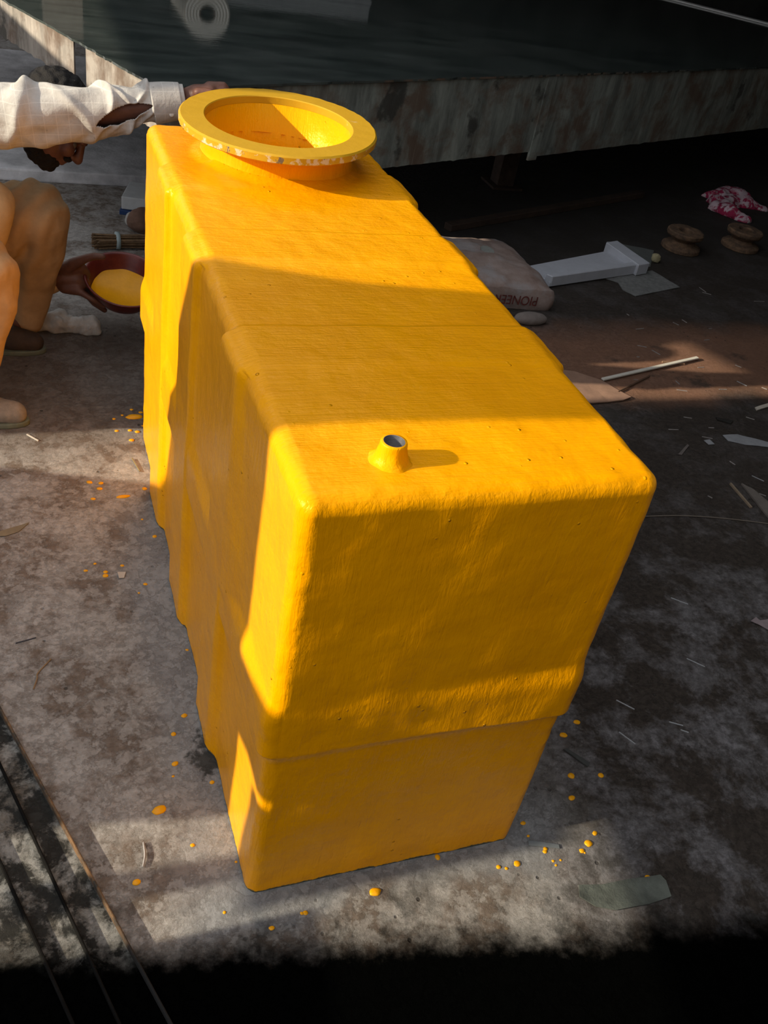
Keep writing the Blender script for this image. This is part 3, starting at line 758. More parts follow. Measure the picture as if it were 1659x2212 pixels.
o = shoe(G(62, 915), G(62, 915) + Vector((-.26, .05, 0)), M_SHOE); o['label'] = 'dusty pale shoe'
o = shoe(G(98, 760), G(98, 760) + Vector((-.26, .04, 0)), M_SHOED); o['label'] = 'dark brown shoe'

# bowl of paint in his hand
k = N('maroon_plastic'); p = k.pos()
M_BOWL = k.out(k.mix(k.ramp(k.noise(p, 30, 6, .7), [(.45, 0), (.7, 1)]), (0.105, 0.010, 0.007), (0.17, 0.025, 0.015)), 0.38, k.bump(k.noise(p, 50, 3), .15, .003))
M_PAINT = plain('yellow_paint_pool', (0.80, 0.36, 0.004), 0.3, 0.12, 18, 0.2, 0.25, 25)
BC = Y(270, 603, 2.10)
bowl = empty('paint_bowl', BC + Vector((0, 0, -.1)))
tag(bowl, 'dark red bowl of yellow paint held in the squatting man\'s hand', 'bowl')
bz = Vector((0.06, -0.30, 0.95)).normalized(); bx = Vector((1, 0, 0)); bx = (bx - bz * bx.dot(bz)).normalized(); by = bz.cross(bx)
BM = Matrix(((bx.x, by.x, bz.x, BC.x), (bx.y, by.y, bz.y, BC.y), (bx.z, by.z, bz.z, BC.z), (0, 0, 0, 1)))
V, Fc = lathe([(0.0, -.105), (.05, -.105), (.056, -.098), (.088, -.072), (.112, -.036), (.124, -.006), (.131, -.003), (.132, .001), (.128, .003), (.121, -.003), (.108, -.036), (.084, -.068), (.05, -.090), (0, -.092)], 72)
link('vessel', pydata('vessel', [BM @ Vector(v) for v in V], Fc), M_BOWL, bowl, True)
V = [BM @ Vector((0, 0, -.0485))]; Fc = []
for i in range(72):
    a = 2 * math.pi * i / 72
    hgt = -.046 + .036 * max(0, math.cos(a - math.radians(255))) ** 1.2 + .004 * noise.noise(Vector((math.cos(a) * 2, math.sin(a) * 2, 2)))
    t = (hgt + .036) / .033
    r = .108 + (.121 - .108) * t if hgt > -.036 else .108 - .024 * (-.036 - hgt) / .032
    V.append(BM @ Vector((math.cos(a) * (r - .0015), math.sin(a) * (r - .0015), hgt)))
    V.append(BM @ Vector((math.cos(a) * (.088), math.sin(a) * (.088), -.0485)))
for i in range(72):
    j = (i + 1) % 72
    Fc.append((1 + 2 * i, 1 + 2 * j, 2 + 2 * j, 2 + 2 * i)); Fc.append((2 + 2 * i, 2 + 2 * j, 0))
link('paint', pydata('paint', V, Fc), M_PAINT, bowl, True)

# ------------------------------------------------------------------ things behind and beside the painter
def blob(name, centre, size, amp, freq, mat, vox=0.006, seed=0, parent=None, floor=True, rot=0.0):
    m = Matrix.Translation(centre) @ Matrix.Rotation(rot, 4, 'Z') @ Matrix.Diagonal((*size, 1))
    me = remesh([], vox, 2, .5, [(m,)])
    sv = Vector((seed * 3.1, seed * 1.7, seed))
    displace(me, lambda p, n: noise.noise((p + sv) * freq) * amp + abs(noise.noise((p + sv) * freq * 2.3)) * amp * .7)
    if floor:
        for v in me.vertices: v.co.z = max(v.co.z, 0.001)
    return link(name, me, mat, parent, True)
M_FILM = plain('white_plastic_film', (0.46, 0.45, 0.42), 0.4, 0.3, 16, 0.6, 0.5, 40)
c = G(135, 722); c.z = .015
bag_w = remesh([[(G(40, 706) + Vector((0, 0, .012)), .010), (G(80, 712) + Vector((0, 0, .018)), .016), (G(125, 712) + Vector((0, 0, .026)), .040), (G(165, 716) + Vector((0, 0, .018)), .022), (G(198, 718) + Vector((0, 0, .018)), .034)]], .005, 3)
displace(bag_w, lambda p, n: noise.noise(p * 22) * .016 + abs(noise.noise(p * 48)) * .008)
for v in bag_w.vertices: v.co.z = max(v.co.z, .001)
tag(link('plastic_bag', bag_w, M_FILM, None, True), 'crumpled white plastic bag on the floor by the dark shoe', 'bag')

broom = empty('broom', G(260, 535)); tag(broom, 'hand broom of brown straws tied with a pale blue band, lying behind the bowl', 'broom')
M_STRAW = plain('brown_straw', (0.20, 0.125, 0.065), 0.8, 0.5, 60, 0.5)
p0 = G(208, 538) + Vector((0, 0, .036)); p1 = G(345, 538) + Vector((0, 0, .036)); p1.y = p0.y + .02
V = []; Fc = []
for i in range(90):
    r = .030 * math.sqrt(random.random()); a = random.random() * 6.283
    o1 = Vector((0, math.cos(a) * r, math.sin(a) * r)); o0 = o1 * random.uniform(1.0, 1.2) + Vector((random.uniform(-.02, .01), 0, 0))
    v, f = tube([p0 + o0, p0 * .6 + p1 * .4 + o1 * .9, p1 + o1], .0032, 5); b = len(V); V += v; Fc += [tuple(x + b for x in q) for q in f]
o = link('straws', pydata('straws', V, Fc), M_STRAW, broom); o['kind'] = 'stuff'
v, f = tube([p0 * .70 + p1 * .30, p0 * .64 + p1 * .36], .0345, 28)
o = link('tie_band', pydata('tie_band', v, f), plain('pale_blue_tape', (.30, .37, .38), .6, .2), broom, True); o['label'] = 'pale blue band'

tray = empty('foam_box', G(290, 450)); tag(tray, 'white foam box with a dark blue base strip near the low cement slab', 'box')
bm = bmesh.new(); q = [G(255, 452), G(262, 458), G(360, 470), G(365, 440), G(270, 425)]
a, b2, c3 = G(262, 462), G(330, 470), G(345, 436)
d4 = a + (c3 - b2)
prism([v + Vector((0, 0, .022)) for v in (a, b2, c3, d4)], .055, bm); bevel(bm, .004, 2)
link('foam_body', bm_mesh('foam_body', bm), plain('white_foam', (.50, .52, .53), .8, .12, 30), tray)
bm = bmesh.new(); ct = (a + b2 + c3 + d4) / 4
prism([ct + (v - ct) * 1.10 for v in (a, b2, c3, d4)], .020, bm); bevel(bm, .003, 2)
o = link('base_strip', bm_mesh('base_strip', bm), plain('dark_blue_plastic', (.02, .05, .15), .5, .2), tray); o['label'] = 'dark blue base'
o = blob('brick_piece', G(312, 500) + Vector((0, 0, .045)), (.075, .055, .055), .008, 12, plain('dull_brick', (.17, .095, .065), .9, .4, 20, .6), .006, 4)
tag(o, 'lump of dull brown brick on the floor between broom and foam box', 'brick')
blob_c = plain('grey_plastic_film', (.36, .35, .33), .5, .3, 18, .5)
o = blob('plastic_scrap', G(284, 486) + Vector((0, 0, .02)), (.028, .03, .03), .014, 16, blob_c, .005, 9)
tag(o, 'pale crumpled plastic scrap leaning on the brown brick piece', 'scrap')

# ------------------------------------------------------------------ things lying on the table, mirrored in the slab
k = N('wound_mat'); p = k.co(); x, y, z = k.sep(p)
rad = k.math('SQRT', k.math('ADD', k.math('MULTIPLY', x, x), k.math('MULTIPLY', z, z)))
rw = k.math('ADD', rad, k.math('MULTIPLY', k.noise(p, 20, 4), 0.006))
rg = k.math('SINE', k.math('MULTIPLY', rw, 430.0))
M_ROLL = k.out(k.mix(k.math('ADD', k.math('MULTIPLY', rg, .5), .5), (0.42, 0.38, 0.30), (0.90, 0.87, 0.78)), 0.85, k.bump(rg, .5, .004))
RC = Y(448, 28, 4.2); RC.z = TZ + .1135
roll = empty('glass_mat_roll', RC); tag(roll, 'cream roll of glass mat lying on the dark table, mirrored as rings in its top', 'roll')
prof = [(0.040, 0), (0.108, 0), (0.113, 0.005), (0.113, 0.50), (0.108, .505), (0.040, .505)]
V, Fc = lathe(prof, 64, True)
rotm = Matrix.Rotation(math.radians(-90), 4, 'X') @ Matrix.Rotation(0, 4, 'Z')
o = link('wound_mat', pydata('wound_mat', [rotm @ Vector(v) for v in V], Fc), M_ROLL, None, False); o.parent = roll
V, Fc = lathe([(0.034, -.004), (0.040, -.004), (0.040, .51), (0.034, .51)], 40, True)
o = link('cardboard_core', pydata('cardboard_core', [rotm @ Vector(v) for v in V], Fc), plain('core_board', (.12, .08, .05), .9), None); o.parent = roll
bm = bmesh.new(); q = Y(97, 60, 4.2); q2 = Y(180, 60, 4.2)
box(bm, (q.x, 4.2, TZ + .001), (q2.x, 4.42, TZ + .285)); bevel(bm, .004, 2)
bx_ = empty('carton', (q.x, 4.3, TZ)); tag(bx_, 'tan cardboard carton standing on the dark table, left of the mat roll', 'carton')
link('carton_body', bm_mesh('carton_body', bm), plain('tan_carton', (.42, .33, .25), .85), bx_)
for sgn in (0, 1):
    bm = bmesh.new(); box(bm, (q.x + .002, 4.20 + .111 * sgn, TZ + .286), (q2.x - .002, 4.308 + .111 * sgn, TZ + .290))
    link('flap', bm_mesh('flap', bm), plain('tan_carton_flap', (.40, .31, .23), .85), bx_)
st = empty('board_stack', (1.1, 4.7, TZ)); tag(st, 'stack of pale grey boards on the dark table behind the mat roll', 'boards')
M_PB = plain('pale_board', (.30, .31, .31), .6, .15)
for i in range(6):
    bm = bmesh.new(); dx = random.uniform(-.01, .01)
    box(bm, (.42 + dx, 4.75, TZ + .001 + .026 * i), (1.66 + dx, 5.25, TZ + .026 * i + .024)); bevel(bm, .002, 1)
    link('board', bm_mesh('board', bm), M_PB, st)

# ------------------------------------------------------------------ right side: sack, moulding, spools, cloth
def up_at(px, py, z): return G(px, py, z)
sack = empty('cement_sack', G(1120, 640)); tag(sack, 'dusty pinkish cement sack with red lettering, lying right of the yellow tank', 'sack')
k = N('sack_paper'); p = k.pos()
cs = k.mix(k.ramp(k.noise(p, 11, 7, .65), [(.35, 0), (.65, 1)]), (0.20, 0.135, 0.11), (0.31, 0.245, 0.22))
cs = k.mix(k.ramp(k.noise(p, 6, 6, .6), [(.5, 0), (.62, .8)]), cs, (0.30, 0.28, 0.28))
M_SACK = k.out(cs, 0.8, k.bump(k.noise(p, 26, 6, .65), .5, .008))
fr = G(1183, 672); HS = 0.135
ed = Vector((0.10, 1.0, 0)).normalized(); ew = Vector((-1.0, 0.10, 0)).normalized()
def SP(a, b, c): return fr + ew * a + ed * b + Vector((0, 0, c))
SWD, SLN = 0.46, 0.62
bm = bmesh.new()
bmesh.ops.create_cube(bm, size=1.0)
bmesh.ops.subdivide_edges(bm, edges=bm.edges[:], cuts=28, use_grid_fill=True)
me = bpy.data.meshes.new('paper_bag'); bm.to_mesh(me); bm.free()
for v in me.vertices:
    a, b, c = v.co.x + .5, v.co.y + .5, v.co.z + .5
    e = (1 - abs(2 * a - 1) ** 5) * (1 - abs(2 * b - 1) ** 6)
    hh = HS * (0.70 + .30 * e) * (1 - .42 * b ** 1.5)
    pinch = 1 - .12 * max(0, b - .55)
    bul = .012 * (1 - abs(2 * c - 1) ** 2)
    w = SP((a - .5) * SWD * pinch + SWD / 2 + (a - .5) * 2 * bul, b * SLN + (b - .5) * 2 * bul * .6, c * hh)
    nz_ = noise.noise(w * 9) * .010 + noise.noise(w * 24) * .005
    v.co = w + Vector((nz_ * .5, nz_ * .5, nz_ * c))
    v.co.z = max(v.co.z, 0)
link('paper_bag', me, M_SACK, sack, True)
fc = bpy.data.curves.new('lettering', 'FONT'); fc.body = 'PIONEER'; fc.size = .058; fc.extrude = .0006; fc.space_character = 1.0
fo = bpy.data.objects.new('tmp', fc); COL.objects.link(fo)
me = bpy.data.meshes.new_from_object(fo.evaluated_get(bpy.context.evaluated_depsgraph_get())); bpy.data.objects.remove(fo)
me.name = 'printed_lettering'
xx = -ew; nn = Vector((0, 0, 1)); org = SP(.066, -.016, .068)
for v in me.vertices:                      # printed upside down on the near side of the sack
    lx, ly = v.co.x, v.co.y
    w = org + ew * (lx * .85) - Vector((0, 0, 1)) * ly + Vector((0, -1, 0)) * v.co.z
    v.co = w + Vector((0, noise.noise(w * 9) * .004, 0))
o = link('printed_lettering', me, plain('faded_red_print', (.16, .035, .03), .85, .5, 60), sack); o['label'] = 'red printed lettering, upside down'
bm = prism([SP(.20 + .03 * math.cos(a), .33 + .045 * math.sin(a), HS * .86) + Vector((0, 0, .0)) for a in [i * math.pi / 5 for i in range(10)]], .004)
o = link('torn_patch', bm_mesh('torn_patch', bm), plain('torn_grey', (.25, .26, .24), .9), sack); o['label'] = 'torn greyish patch'
o = blob('stone', G(1135, 697) + Vector((.02, 0, .018)), (.075, .035, .026), .004, 14, plain('grey_pebble', (.20, .17, .155), .85, .2), .004, 3)
tag(o, 'smooth flat grey stone on the floor in front of the cement sack', 'stone')

M_WHITE = plain('white_moulding', (.46, .48, .53), .6, .10, 20, .1)
mo = empty('white_moulding', G(1280, 580)); tag(mo, 'white T-shaped moulded panel on the dark floor right of the sack', 'panel')
def quad_prism(name, pix, h, mat, parent, z0=0.0, bev=.002):
    bm = prism([G(x, y, z0) for x, y in pix], h); bevel(bm, bev, 1)
    return link(name, bm_mesh(name, bm), mat, parent)
pl0, pl1, pl2, pl3 = (1132, 585), (1318, 549), (1362, 588), (1186, 620)
quad_prism('panel', [pl0, pl3, pl2, pl1], .022, M_WHITE, mo, 0.006)
a, b2 = G(1188, 620, .006), G(1374, 592, .006); off = (G(1110, 600) - G(1165, 624)).normalized()
bm = prism([a, b2, b2 + off * .035, a + off * .035], .050); bevel(bm, .003, 1); link('side_lip', bm_mesh('side_lip', bm), M_WHITE, mo)
a, b2 = G(1302, 546, .006), G(1372, 596, .006); off = (G(1405, 590) - G(1372, 596)).normalized(); off.z = 0
bm = prism([a, b2, b2 + off * .085, a + off * .085], .056); bevel(bm, .003, 1); link('end_bar', bm_mesh('end_bar', bm), M_WHITE, mo)

def rust(name):
    k = N(name); p = k.pos(); f = k.noise(p, 28, 7, .7)
    return k.out(k.mix(k.ramp(f, [(.35, 0), (.65, 1)]), (.045, .028, .018), (.17, .10, .055)), .85, k.bump(f, .6, .005))
M_RUST = rust('rusted_iron')
prof = [(.030, .0), (.098, .0), (.102, .004), (.102, .020), (.094, .028), (.066, .036), (.058, .050), (.066, .062), (.090, .072), (.094, .078), (.094, .096), (.089, .101), (.042, .101), (.037, .094), (.037, .06), (.0, .06)]
lab = ('rusty iron spool on the floor, the left of two, nearer the white moulding', 'rusty iron spool on the floor, the right of two, below the floral cloth')
for i, (px, py) in enumerate(((1468, 538), (1596, 534))):
    s = empty('iron_spool', G(px, py)); tag(s, lab[i], 'spool', 'rusty iron spools')
    s.rotation_euler = (0, 0, i * 1.3)
    for nm, pr in (('spool_body', prof[:10] + [(.0, .078)]), ('top_flange', [(.037, .0785), (.094, .0785), (.096, .082), (.096, .096), (.090, .102), (.042, .102), (.037, .096)])):
        V, Fc = lathe(pr, 40, nm == 'top_flange')
        me = pydata(nm, V, Fc); displace(me, lambda p, n: noise.noise(p * 45 + Vector((i * 5, 0, 0))) * .0025)
        o = link(nm, me, M_RUST, None, True); o.parent = s
        o.modifiers.new('e', 'EDGE_SPLIT').split_angle = math.radians(38)

k = N('floral_cloth'); p = k.pos()
fl = k.noise(p, 17, 5, .62, .5); fl2 = k.ramp(k.voro(p, 22), [(.12, 1), (.22, 0)])
cf = k.mix(k.ramp(fl, [(.47, 0), (.53, 1)]), (.30, .012, .06), (.52, .40, .44))
cf = k.mix(fl2, cf, (.46, .42, .42)); cf = k.mix(k.ramp(k.noise(p, 30, 4), [(.6, 0), (.66, .8)]), cf, (.10, .003, .018))
M_CLOTH = k.out(cf, .9, k.bump(k.noise(p, 30, 5), .5, .01))
clo = remesh([[(G(1520, 424), .018), (G(1548, 430), .05), (G(1580, 425), .075), (G(1610, 445), .060), (G(1650, 455), .030)],
              [(G(1545, 440), .06), (G(1575, 465), .06), (G(1610, 478), .035)], [(G(1580, 440), .06), (G(1545, 452), .05)]], .008, 4)
displace(clo, lambda p, n: noise.noise(p * 12) * .022 + abs(noise.noise(p * 22)) * .014)
for v in clo.vertices: v.co.z = max(v.co.z * .9, .001)
tag(link('floral_cloth', clo, M_CLOTH, None, True), 'crumpled pink and white floral cloth on the dark floor under the table', 'cloth')
bm = bar(bmesh.new(), G(965, 498), G(1383, 425), .05, .035); bevel(bm, .004, 1)
tag(link('wood_beam', bm_mesh('wood_beam', bm), plain('dark_old_wood', (.045, .027, .017), .85, .5, 18, .5)), 'long dark wooden beam lying on the floor under the table', 'beam')
o = blob('foam_chunk', G(1414, 566) + Vector((0, 0, .018)), (.026, .022, .022), .008, 30, plain('yellowish_foam', (.36, .32, .19), .9, .3), .004, 2)
tag(o, 'small yellowish foam chunk beside the end of the white moulding', 'foam')

# ------------------------------------------------------------------ flat scraps
def sheet(name, pix, th, mat, label, cat, z0=.001, curl=0.0, seed=0, group=None, noise_amp=.002):
    """thin solid scrap lying on the floor, gently buckled"""
    bm = bmesh.new(); P = [G(x, y, 0) for x, y in pix]
    f = bm.faces.new([bm.verts.new(v) for v in P])
    bmesh.ops.triangulate(bm, faces=[f])
    for _ in range(3):
        bmesh.ops.subdivide_edges(bm, edges=[e for e in bm.edges if e.calc_length() > .03], cuts=1)
        bmesh.ops.triangulate(bm, faces=bm.faces[:])
    c = sum(P, Vector()) / len(P); R = max((v - c).length for v in P)
    for v in bm.verts:
        d = (v.co - c).length / R
        v.co.z = z0 + abs(noise.noise(v.co * 9 + Vector((seed, 0, 0)))) * noise_amp * 2 + curl * max(0, d - .45) ** 2
    for f in bm.faces:
        if f.normal.z < 0: f.normal_flip()
    r = bmesh.ops.extrude_face_region(bm, geom=bm.faces[:])
    for v in [g for g in r['geom'] if isinstance(g, bmesh.types.BMVert)]: v.co.z += th
    o = link(name, bm_mesh(name, bm), mat)
    return tag(o, label, cat, group)
M_MAT = plain('glass_mat', (.20, .205, .20), .8, .35, 45, .5)
M_CARD = plain('brown_card', (.30, .18, .125), .9, .2, 22, .2)
M_PALE = plain('pale_wood', (.52, .47, .40), .8, .2, 30)
M_PLAST = plain('grey_white_plastic', (.30, .31, .33), .4, .2, 30)
M_DIRTW = plain('dirty_white', (.30, .28, .27), .8, .35, 30)
sheet('glass_mat_piece', [(1305, 602), (1408, 586), (1468, 622), (1373, 641), (1345, 628), (1335, 612)], .003, M_MAT, 'ragged grey glass mat piece in front of the white moulding', 'mat', seed=1)
sheet('grey_sheet', [(1310, 522), (1412, 542), (1404, 578), (1340, 572)], .002, plain('grey_film', (.12, .13, .125), .5), 'thin grey sheet on the floor behind the end bar of the moulding', 'sheet', seed=2)
sheet('cardboard_piece', [(1190, 800), (1240, 806), (1297, 824), (1362, 862), (1345, 868), (1283, 874), (1230, 872)], .004, M_CARD, 'pinkish brown cardboard piece by the right edge of the tank', 'cardboard', z0=.003, curl=.012, seed=3)
bm = bar(bmesh.new(), G(1300, 824), G(1505, 777), .016, .007); bevel(bm, .0012, 1)
o = link('white_lath', bm_mesh('white_lath', bm), plain('white_lath', (.62, .59, .52), .7, .12)); o.location.z = .006
tag(o, 'long white lath lying across the sunlit brown floor right of the tank', 'lath')
v, f = tube(catmull([G(1334, 850) + Vector((0, 0, .006)), G(1366, 833) + Vector((0, 0, .006)), G(1402, 815) + Vector((0, 0, .006))], 5), .004, 6)
tag(link('brown_twig', pydata('brown_twig', v, f), plain('twig_brown', (.11, .06, .035), .9)), 'thin brown twig lying beside the white lath', 'twig')
bm = bar(bmesh.new(), G(1430, 783), G(1478, 788), .006, .006)
tag(link('wood_sliver', bm_mesh('wood_sliver', bm), plain('sliver_wood', (.28, .17, .10), .9)), 'short brown wood sliver by the far tip of the white lath', 'sliver')
sheet('paper_strip', [(1560, 942), (1592, 940), (1665, 958), (1665, 968), (1610, 962), (1572, 954)], .002, M_PLAST, 'white paper strip running off the right edge of the dark floor', 'strip', seed=4)
sheet('wood_scrap', [(1630, 882), (1662, 872), (1662, 880), (1634, 888)], .004, M_PALE, 'small pale wood scrap at the right edge above the white paper strip', 'wood', seed=5)
sheet('board_offcut', [(1600, 1047), (1625, 1060), (1665, 1094), (1665, 1128), (1640, 1098)], .006, plain('grey_board', (.15, .13, .115), .8), 'brownish grey board offcut at the right edge of the dark floor', 'board', seed=6)
bm = bar(bmesh.new(), G(1577, 1046), G(1622, 1098), .007, .006)
tag(link('board_edge_strip', bm_mesh('board_edge_strip', bm), plain('tan_strip', (.25, .19, .13), .8)), 'narrow tan strip lying along the grey board offcut', 'strip')
v, f = tube(catmull([G(1390, 1117) + Vector((0, 0, .003)), G(1470, 1116) + Vector((0, 0, .004)), G(1560, 1121) + Vector((0, 0, .003)), G(1670, 1134) + Vector((0, 0, .003))], 8), .0016, 6)
tag(link('wire', pydata('wire', v, f), plain('dull_wire', (.20, .17, .14), .6)), 'thin tan wire stretching from the tank to the right edge', 'wire')
sheet('dark_chip', [(1545, 903), (1583, 911), (1578, 917), (1548, 909)], .004, plain('dark_chip', (.02, .018, .015), .8), 'small dark board chip above the white paper strip', 'chip', seed=7)
sheet('white_chip', [(1520, 953), (1532, 951), (1543, 961), (1530, 962)], .002, M_PLAST, 'tiny white curved chip left of the white paper strip', 'chip', seed=8)
sheet('grey_shred', [(1464, 983), (1484, 961), (1488, 964), (1472, 984)], .002, plain('shred_grey', (.14, .12, .11), .8), 'grey paper shred standing out on the dark floor right of the tank corner', 'shred', seed=9)
sheet('pink_paper', [(1620, 1344), (1632, 1335), (1640, 1342), (1665, 1339), (1665, 1366), (1640, 1352)], .0015, plain('pinkish_paper', (.27, .22, .23), .8), 'torn pinkish paper scrap at the right edge of the floor', 'paper', curl=.01, seed=10)
sheet('glass_strip', [(1140, 1818), (1206, 1826), (1208, 1834), (1141, 1828)], .002, plain('clear_strip', (.20, .22, .23), .15), 'glassy strip on the floor near the front right foot of the tank', 'strip', seed=11)
sheet('dark_strip', [(1216, 1621), (1223, 1619), (1273, 1650), (1268, 1658)], .003, plain('dim_glass', (.075, .078, .075), .2), 'dark glassy strip on the floor beside the tank\'s lower right edge', 'strip', seed=12)
sheet('plastic_offcut', [(1248, 1915), (1300, 1912), (1360, 1900), (1424, 1893), (1436, 1906), (1448, 1940), (1400, 1955), (1330, 1968), (1285, 1960), (1250, 1940)], .002, plain('green_grey_sheet', (.115, .13, .112), .75, .6, 14, .6), 'greenish plastic offcut with torn ends at the lower right', 'offcut', curl=.012, seed=13)
sheet('dry_leaf', [(0, 1150), (30, 1140), (64, 1130), (40, 1150), (12, 1159), (-6, 1160)], .001, plain('dry_leaf', (.20, .16, .10), .9), 'narrow dry leaf at the left edge of the concrete floor', 'leaf', curl=.006, seed=14)
sheet('white_flake', [(254, 1238), (272, 1237), (268, 1250), (257, 1251)], .002, M_PALE, 'square white flake among paint drops left of the tank', 'flake', seed=15)
bm = bar(bmesh.new(), G(58, 939), G(83, 953), .0035, .003)
tag(link('white_splint', bm_mesh('white_splint', bm), M_PALE), 'short white splint on the sunlit floor below the pale shoe', 'splint')
bm = bar(bmesh.new(), G(34, 1390), G(78, 1378), .0022, .002)
tag(link('dark_straw', bm_mesh('dark_straw', bm), plain('dark_straw', (.05, .05, .06), .8)), 'short dark straw on the pale concrete left of the tank', 'straw')
v, f = tube(catmull([G(72, 1490) + Vector((0, 0, .002)), G(80, 1468) + Vector((0, 0, .003)), G(82, 1455) + Vector((0, 0, .002)), G(110, 1425) + Vector((0, 0, .002))], 5), .0016, 5)
tag(link('tan_straw', pydata('tan_straw', v, f), plain('tan_straw', (.26, .17, .09), .9)), 'bent tan straw on the pale concrete above the door rails', 'straw')
v, f = tube([G(302, 1020) + Vector((0, 0, .003)), G(285, 992) + Vector((0, 0, .004))], .0018, 5)
tag(link('grass_stem', pydata('grass_stem', v, f), plain('grass_stem', (.22, .17, .07), .9)), 'short dry stem on the sunlit floor touching the tank\'s left side', 'stem')
v, f = tube(catmull([G(310, 1462 + 360) + Vector((0, 0, .003)), G(313, 1850) + Vector((0, 0, .004)), G(309, 1875) + Vector((0, 0, .003))], 5), .0022, 5)
tag(link('plaster_shred', pydata('plaster_shred', v, f), M_DIRTW), 'pale plaster shred on the sunlit patch near the door rails', 'shred')

# glass slivers, one by one
M_SLIV = plain('glass_sliver', (.38, .40, .42), .3, .1)
def many(name, segs, wid, mat, label, cat, group, h=.002):
    if '%s' in label: segs = sorted(segs, key=lambda t: t[0][1])
    base = label
    for i_, (a, b) in enumerate(segs):
        if '%s' in base: label = base % ['topmost', 'second from the top', 'third from the top', 'fourth from the top', 'fourth from the bottom', 'third from the bottom', 'second from the bottom', 'lowest'][i_]
        bm = bar(bmesh.new(), G(*a), G(*b), wid, h)
        tag(link(name, bm_mesh(name, bm), mat), label, cat, group)
many('glass_sliver', [((1449, 1292), (1486, 1306)), ((1483, 1423), (1522, 1441)), ((1331, 1513), (1370, 1533)), ((1337, 1582), (1372, 1608)), ((1445, 1560), (1475, 1568)),
                      ((1470, 1577), (1487, 1583)), ((1624, 1028), (1650, 1040)), ((1592, 824), (1613, 834))], .0022, M_SLIV,
     'thin straight glassy sliver right of the tank, %s', 'sliver', 'glassy slivers right of the tank')
seg = []
for i in range(48):
    px = random.uniform(1250, 1655); py = random.uniform(600, 1080)
    if px < 1250 + (py - 690) * .62 or (px < 1480 and py < 660): continue
    if px < 1220 + (py - 560) * .56: continue
    L = random.uniform(6, 26); a = random.gauss(.42, .35)
    seg.append(((px, py), (px + L * math.cos(a), py + L * math.sin(a) * .6)))
many('wood_splinter', seg, .0032, M_DIRTW, 'tiny pale splinter scattered on the dark floor right of the tank', 'splinter', 'pale splinters right of the tank')

# paint drops, one by one
def drop(px, py, r, asp=1.0, rot=0.0):
    V, Fc = lathe([(1.0, 0.0), (1.0, .12), (.86, .34), (.5, .52), (0, .58)], 14)
    c = G(px, py); ca, sa = math.cos(rot), math.sin(rot); out = []
    for x, y, z in V:
        w = 1 + .18 * noise.noise(Vector((x * 1.3 + px, y * 1.3 + py, 0)))
        x *= w * asp; y *= w
        out.append(Vector((c.x + (x * ca - y * sa) * r, c.y + (x * sa + y * ca) * r, z * r * .8)))
    return link('paint_drop', pydata('paint_drop', out, Fc), M_PAINT, None, True)
left = [(193, 1042, 4), (218, 1044, 4), (215, 1056, 4), (312, 1056, 4.2), (201, 1078, 3.5), (334, 1159, 4), (185, 1233, 3), (205, 1218, 2.5), (228, 1236, 4), (228, 1244, 4.5), (264, 1222, 3),
        (314, 1262, 3.4), (404, 1404, 2.5), (398, 1546, 4.5), (375, 1586, 4.5), (378, 1650, 5), (374, 1677, 2.4), (458, 1690, 4), (416, 1826, 3.5), (307, 1122, 2), (343, 1131, 2), (300, 1281, 2), (510, 1862, 2.2), (485, 1971, 3)]
right = [(587, 2005, 4), (660, 1972, 4), (652, 1973, 3), (1077, 1873, 4), (1094, 1876, 3), (1130, 1778, 4), (1178, 1834, 4), (1177, 1840, 3.5), (1257, 1838, 4.5), (1235, 1724, 5), (1234, 1676, 6), (1298, 1675, 5),
         (1246, 1560, 5), (1217, 1588, 5.5), (1285, 1800, 4), (1195, 1860, 2.5), (1211, 1858, 2.2), (1201, 1869, 2.2), (1141, 1806, 2.5), (1263, 1842, 2)]
back = [(252, 931, 3), (246, 905, 3), (264, 897, 2.5), (284, 885, 3), (304, 891, 3), (297, 933, 4), (281, 930, 3.5), (284, 951, 4), (308, 920, 2)]
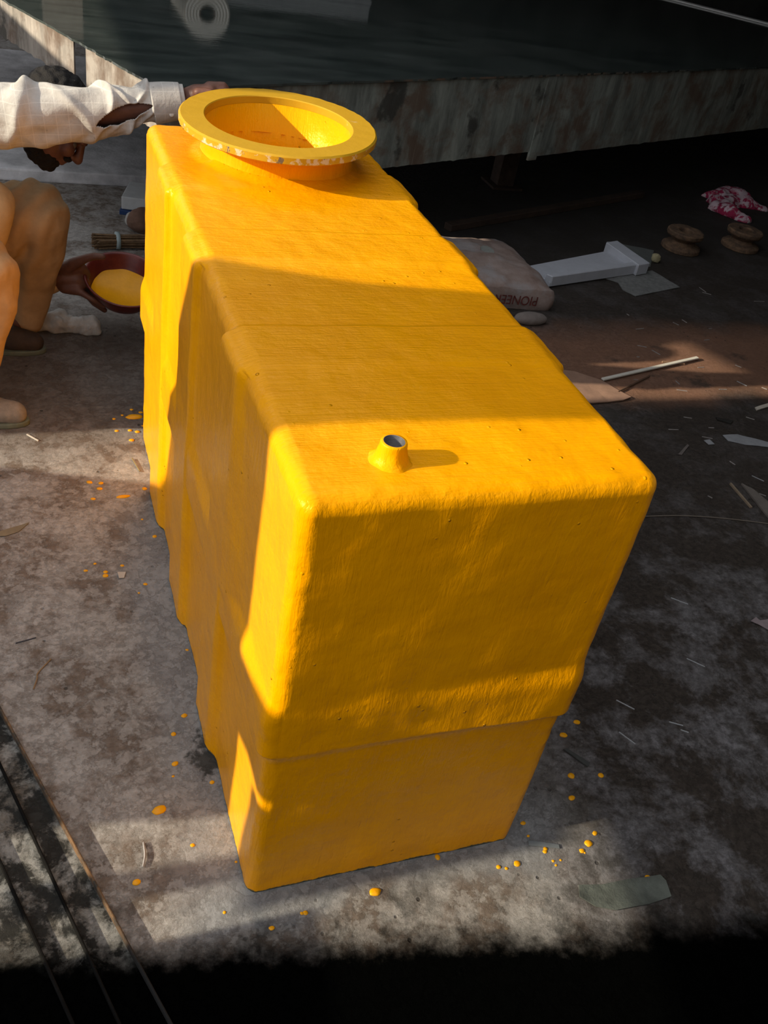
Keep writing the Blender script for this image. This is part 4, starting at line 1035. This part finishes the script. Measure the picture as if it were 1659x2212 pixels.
ORD = 'topmost,second from the top,third from the top,fourth from the top,fifth from the top,sixth from the top,seventh from the top,eighth from the top,ninth from the top,tenth from the top,eleventh from the top,twelfth from the top,thirteenth from the top,fourteenth from the top,fifteenth from the top,sixteenth from the top,seventeenth from the top,eighteenth from the top,nineteenth from the top,twentieth from the top,21st from the top,22nd from the top,23rd from the top,24th from the top'.split(',')
LB = {'paint drops left of the tank': 'small orange paint drop left of the yellow tank, %s', 'paint drops in front and right of the tank': 'small orange paint drop in front or right of the tank, %s',
      'paint drops below the bowl': 'small orange paint drop below the red bowl, %s'}
for lst, lb, gp in ((left, 'small orange paint drop on the concrete left of the yellow tank', 'paint drops left of the tank'),
                    (right, 'small orange paint drop on the floor in front and right of the tank', 'paint drops in front and right of the tank'),
                    (back, 'small orange paint drop on the floor behind the shadow edge near the bowl', 'paint drops below the bowl')):
    for n_, (px, py, r) in enumerate(sorted(lst, key=lambda t: t[1])):
        if n_ < len(ORD): lb = LB[gp] % ORD[n_]
        dist = (G(px, py) - CC).length
        tag(drop(px, py, r / F_PX * dist * 1.15, random.uniform(1, 1.35), random.uniform(-.4, .4)), lb, 'paint drop', gp)
for px, py, r, asp, rot, lb in ((344, 1750, 9, 1.5, .4, 'largest flat orange paint splash on the shaded floor left of the tank'), (295, 1906, 6, 1.25, .2, 'orange paint drop on the shadow band near the door rails'),
                                (810, 1927, 8, 1.4, 0, 'large orange paint drop in front of the middle of the tank'), (1117, 1866, 6, 1.1, 0, 'orange paint drop in front of the tank\'s right foot'),
                                (1271, 1822, 7, 1.1, 0, 'largest orange paint drop to the right of the tank\'s foot'), (1399, 1897, 5.5, 1.2, .3, 'square orange paint blot by the green plastic offcut'),
                                (290, 901, 8, 2.0, 0, 'long yellow paint splash on the shaded floor below the bowl'), (266, 1073, 5, 2.6, .1, 'pointed orange paint streak on the concrete left of the tank'),
                                (945, 1852, 6, .8, 0, 'dark orange paint dribble at the foot of the tank front')):
    dist = (G(px, py) - CC).length
    tag(drop(px, py, r / F_PX * dist * 1.1, asp, rot), lb, 'paint drop')
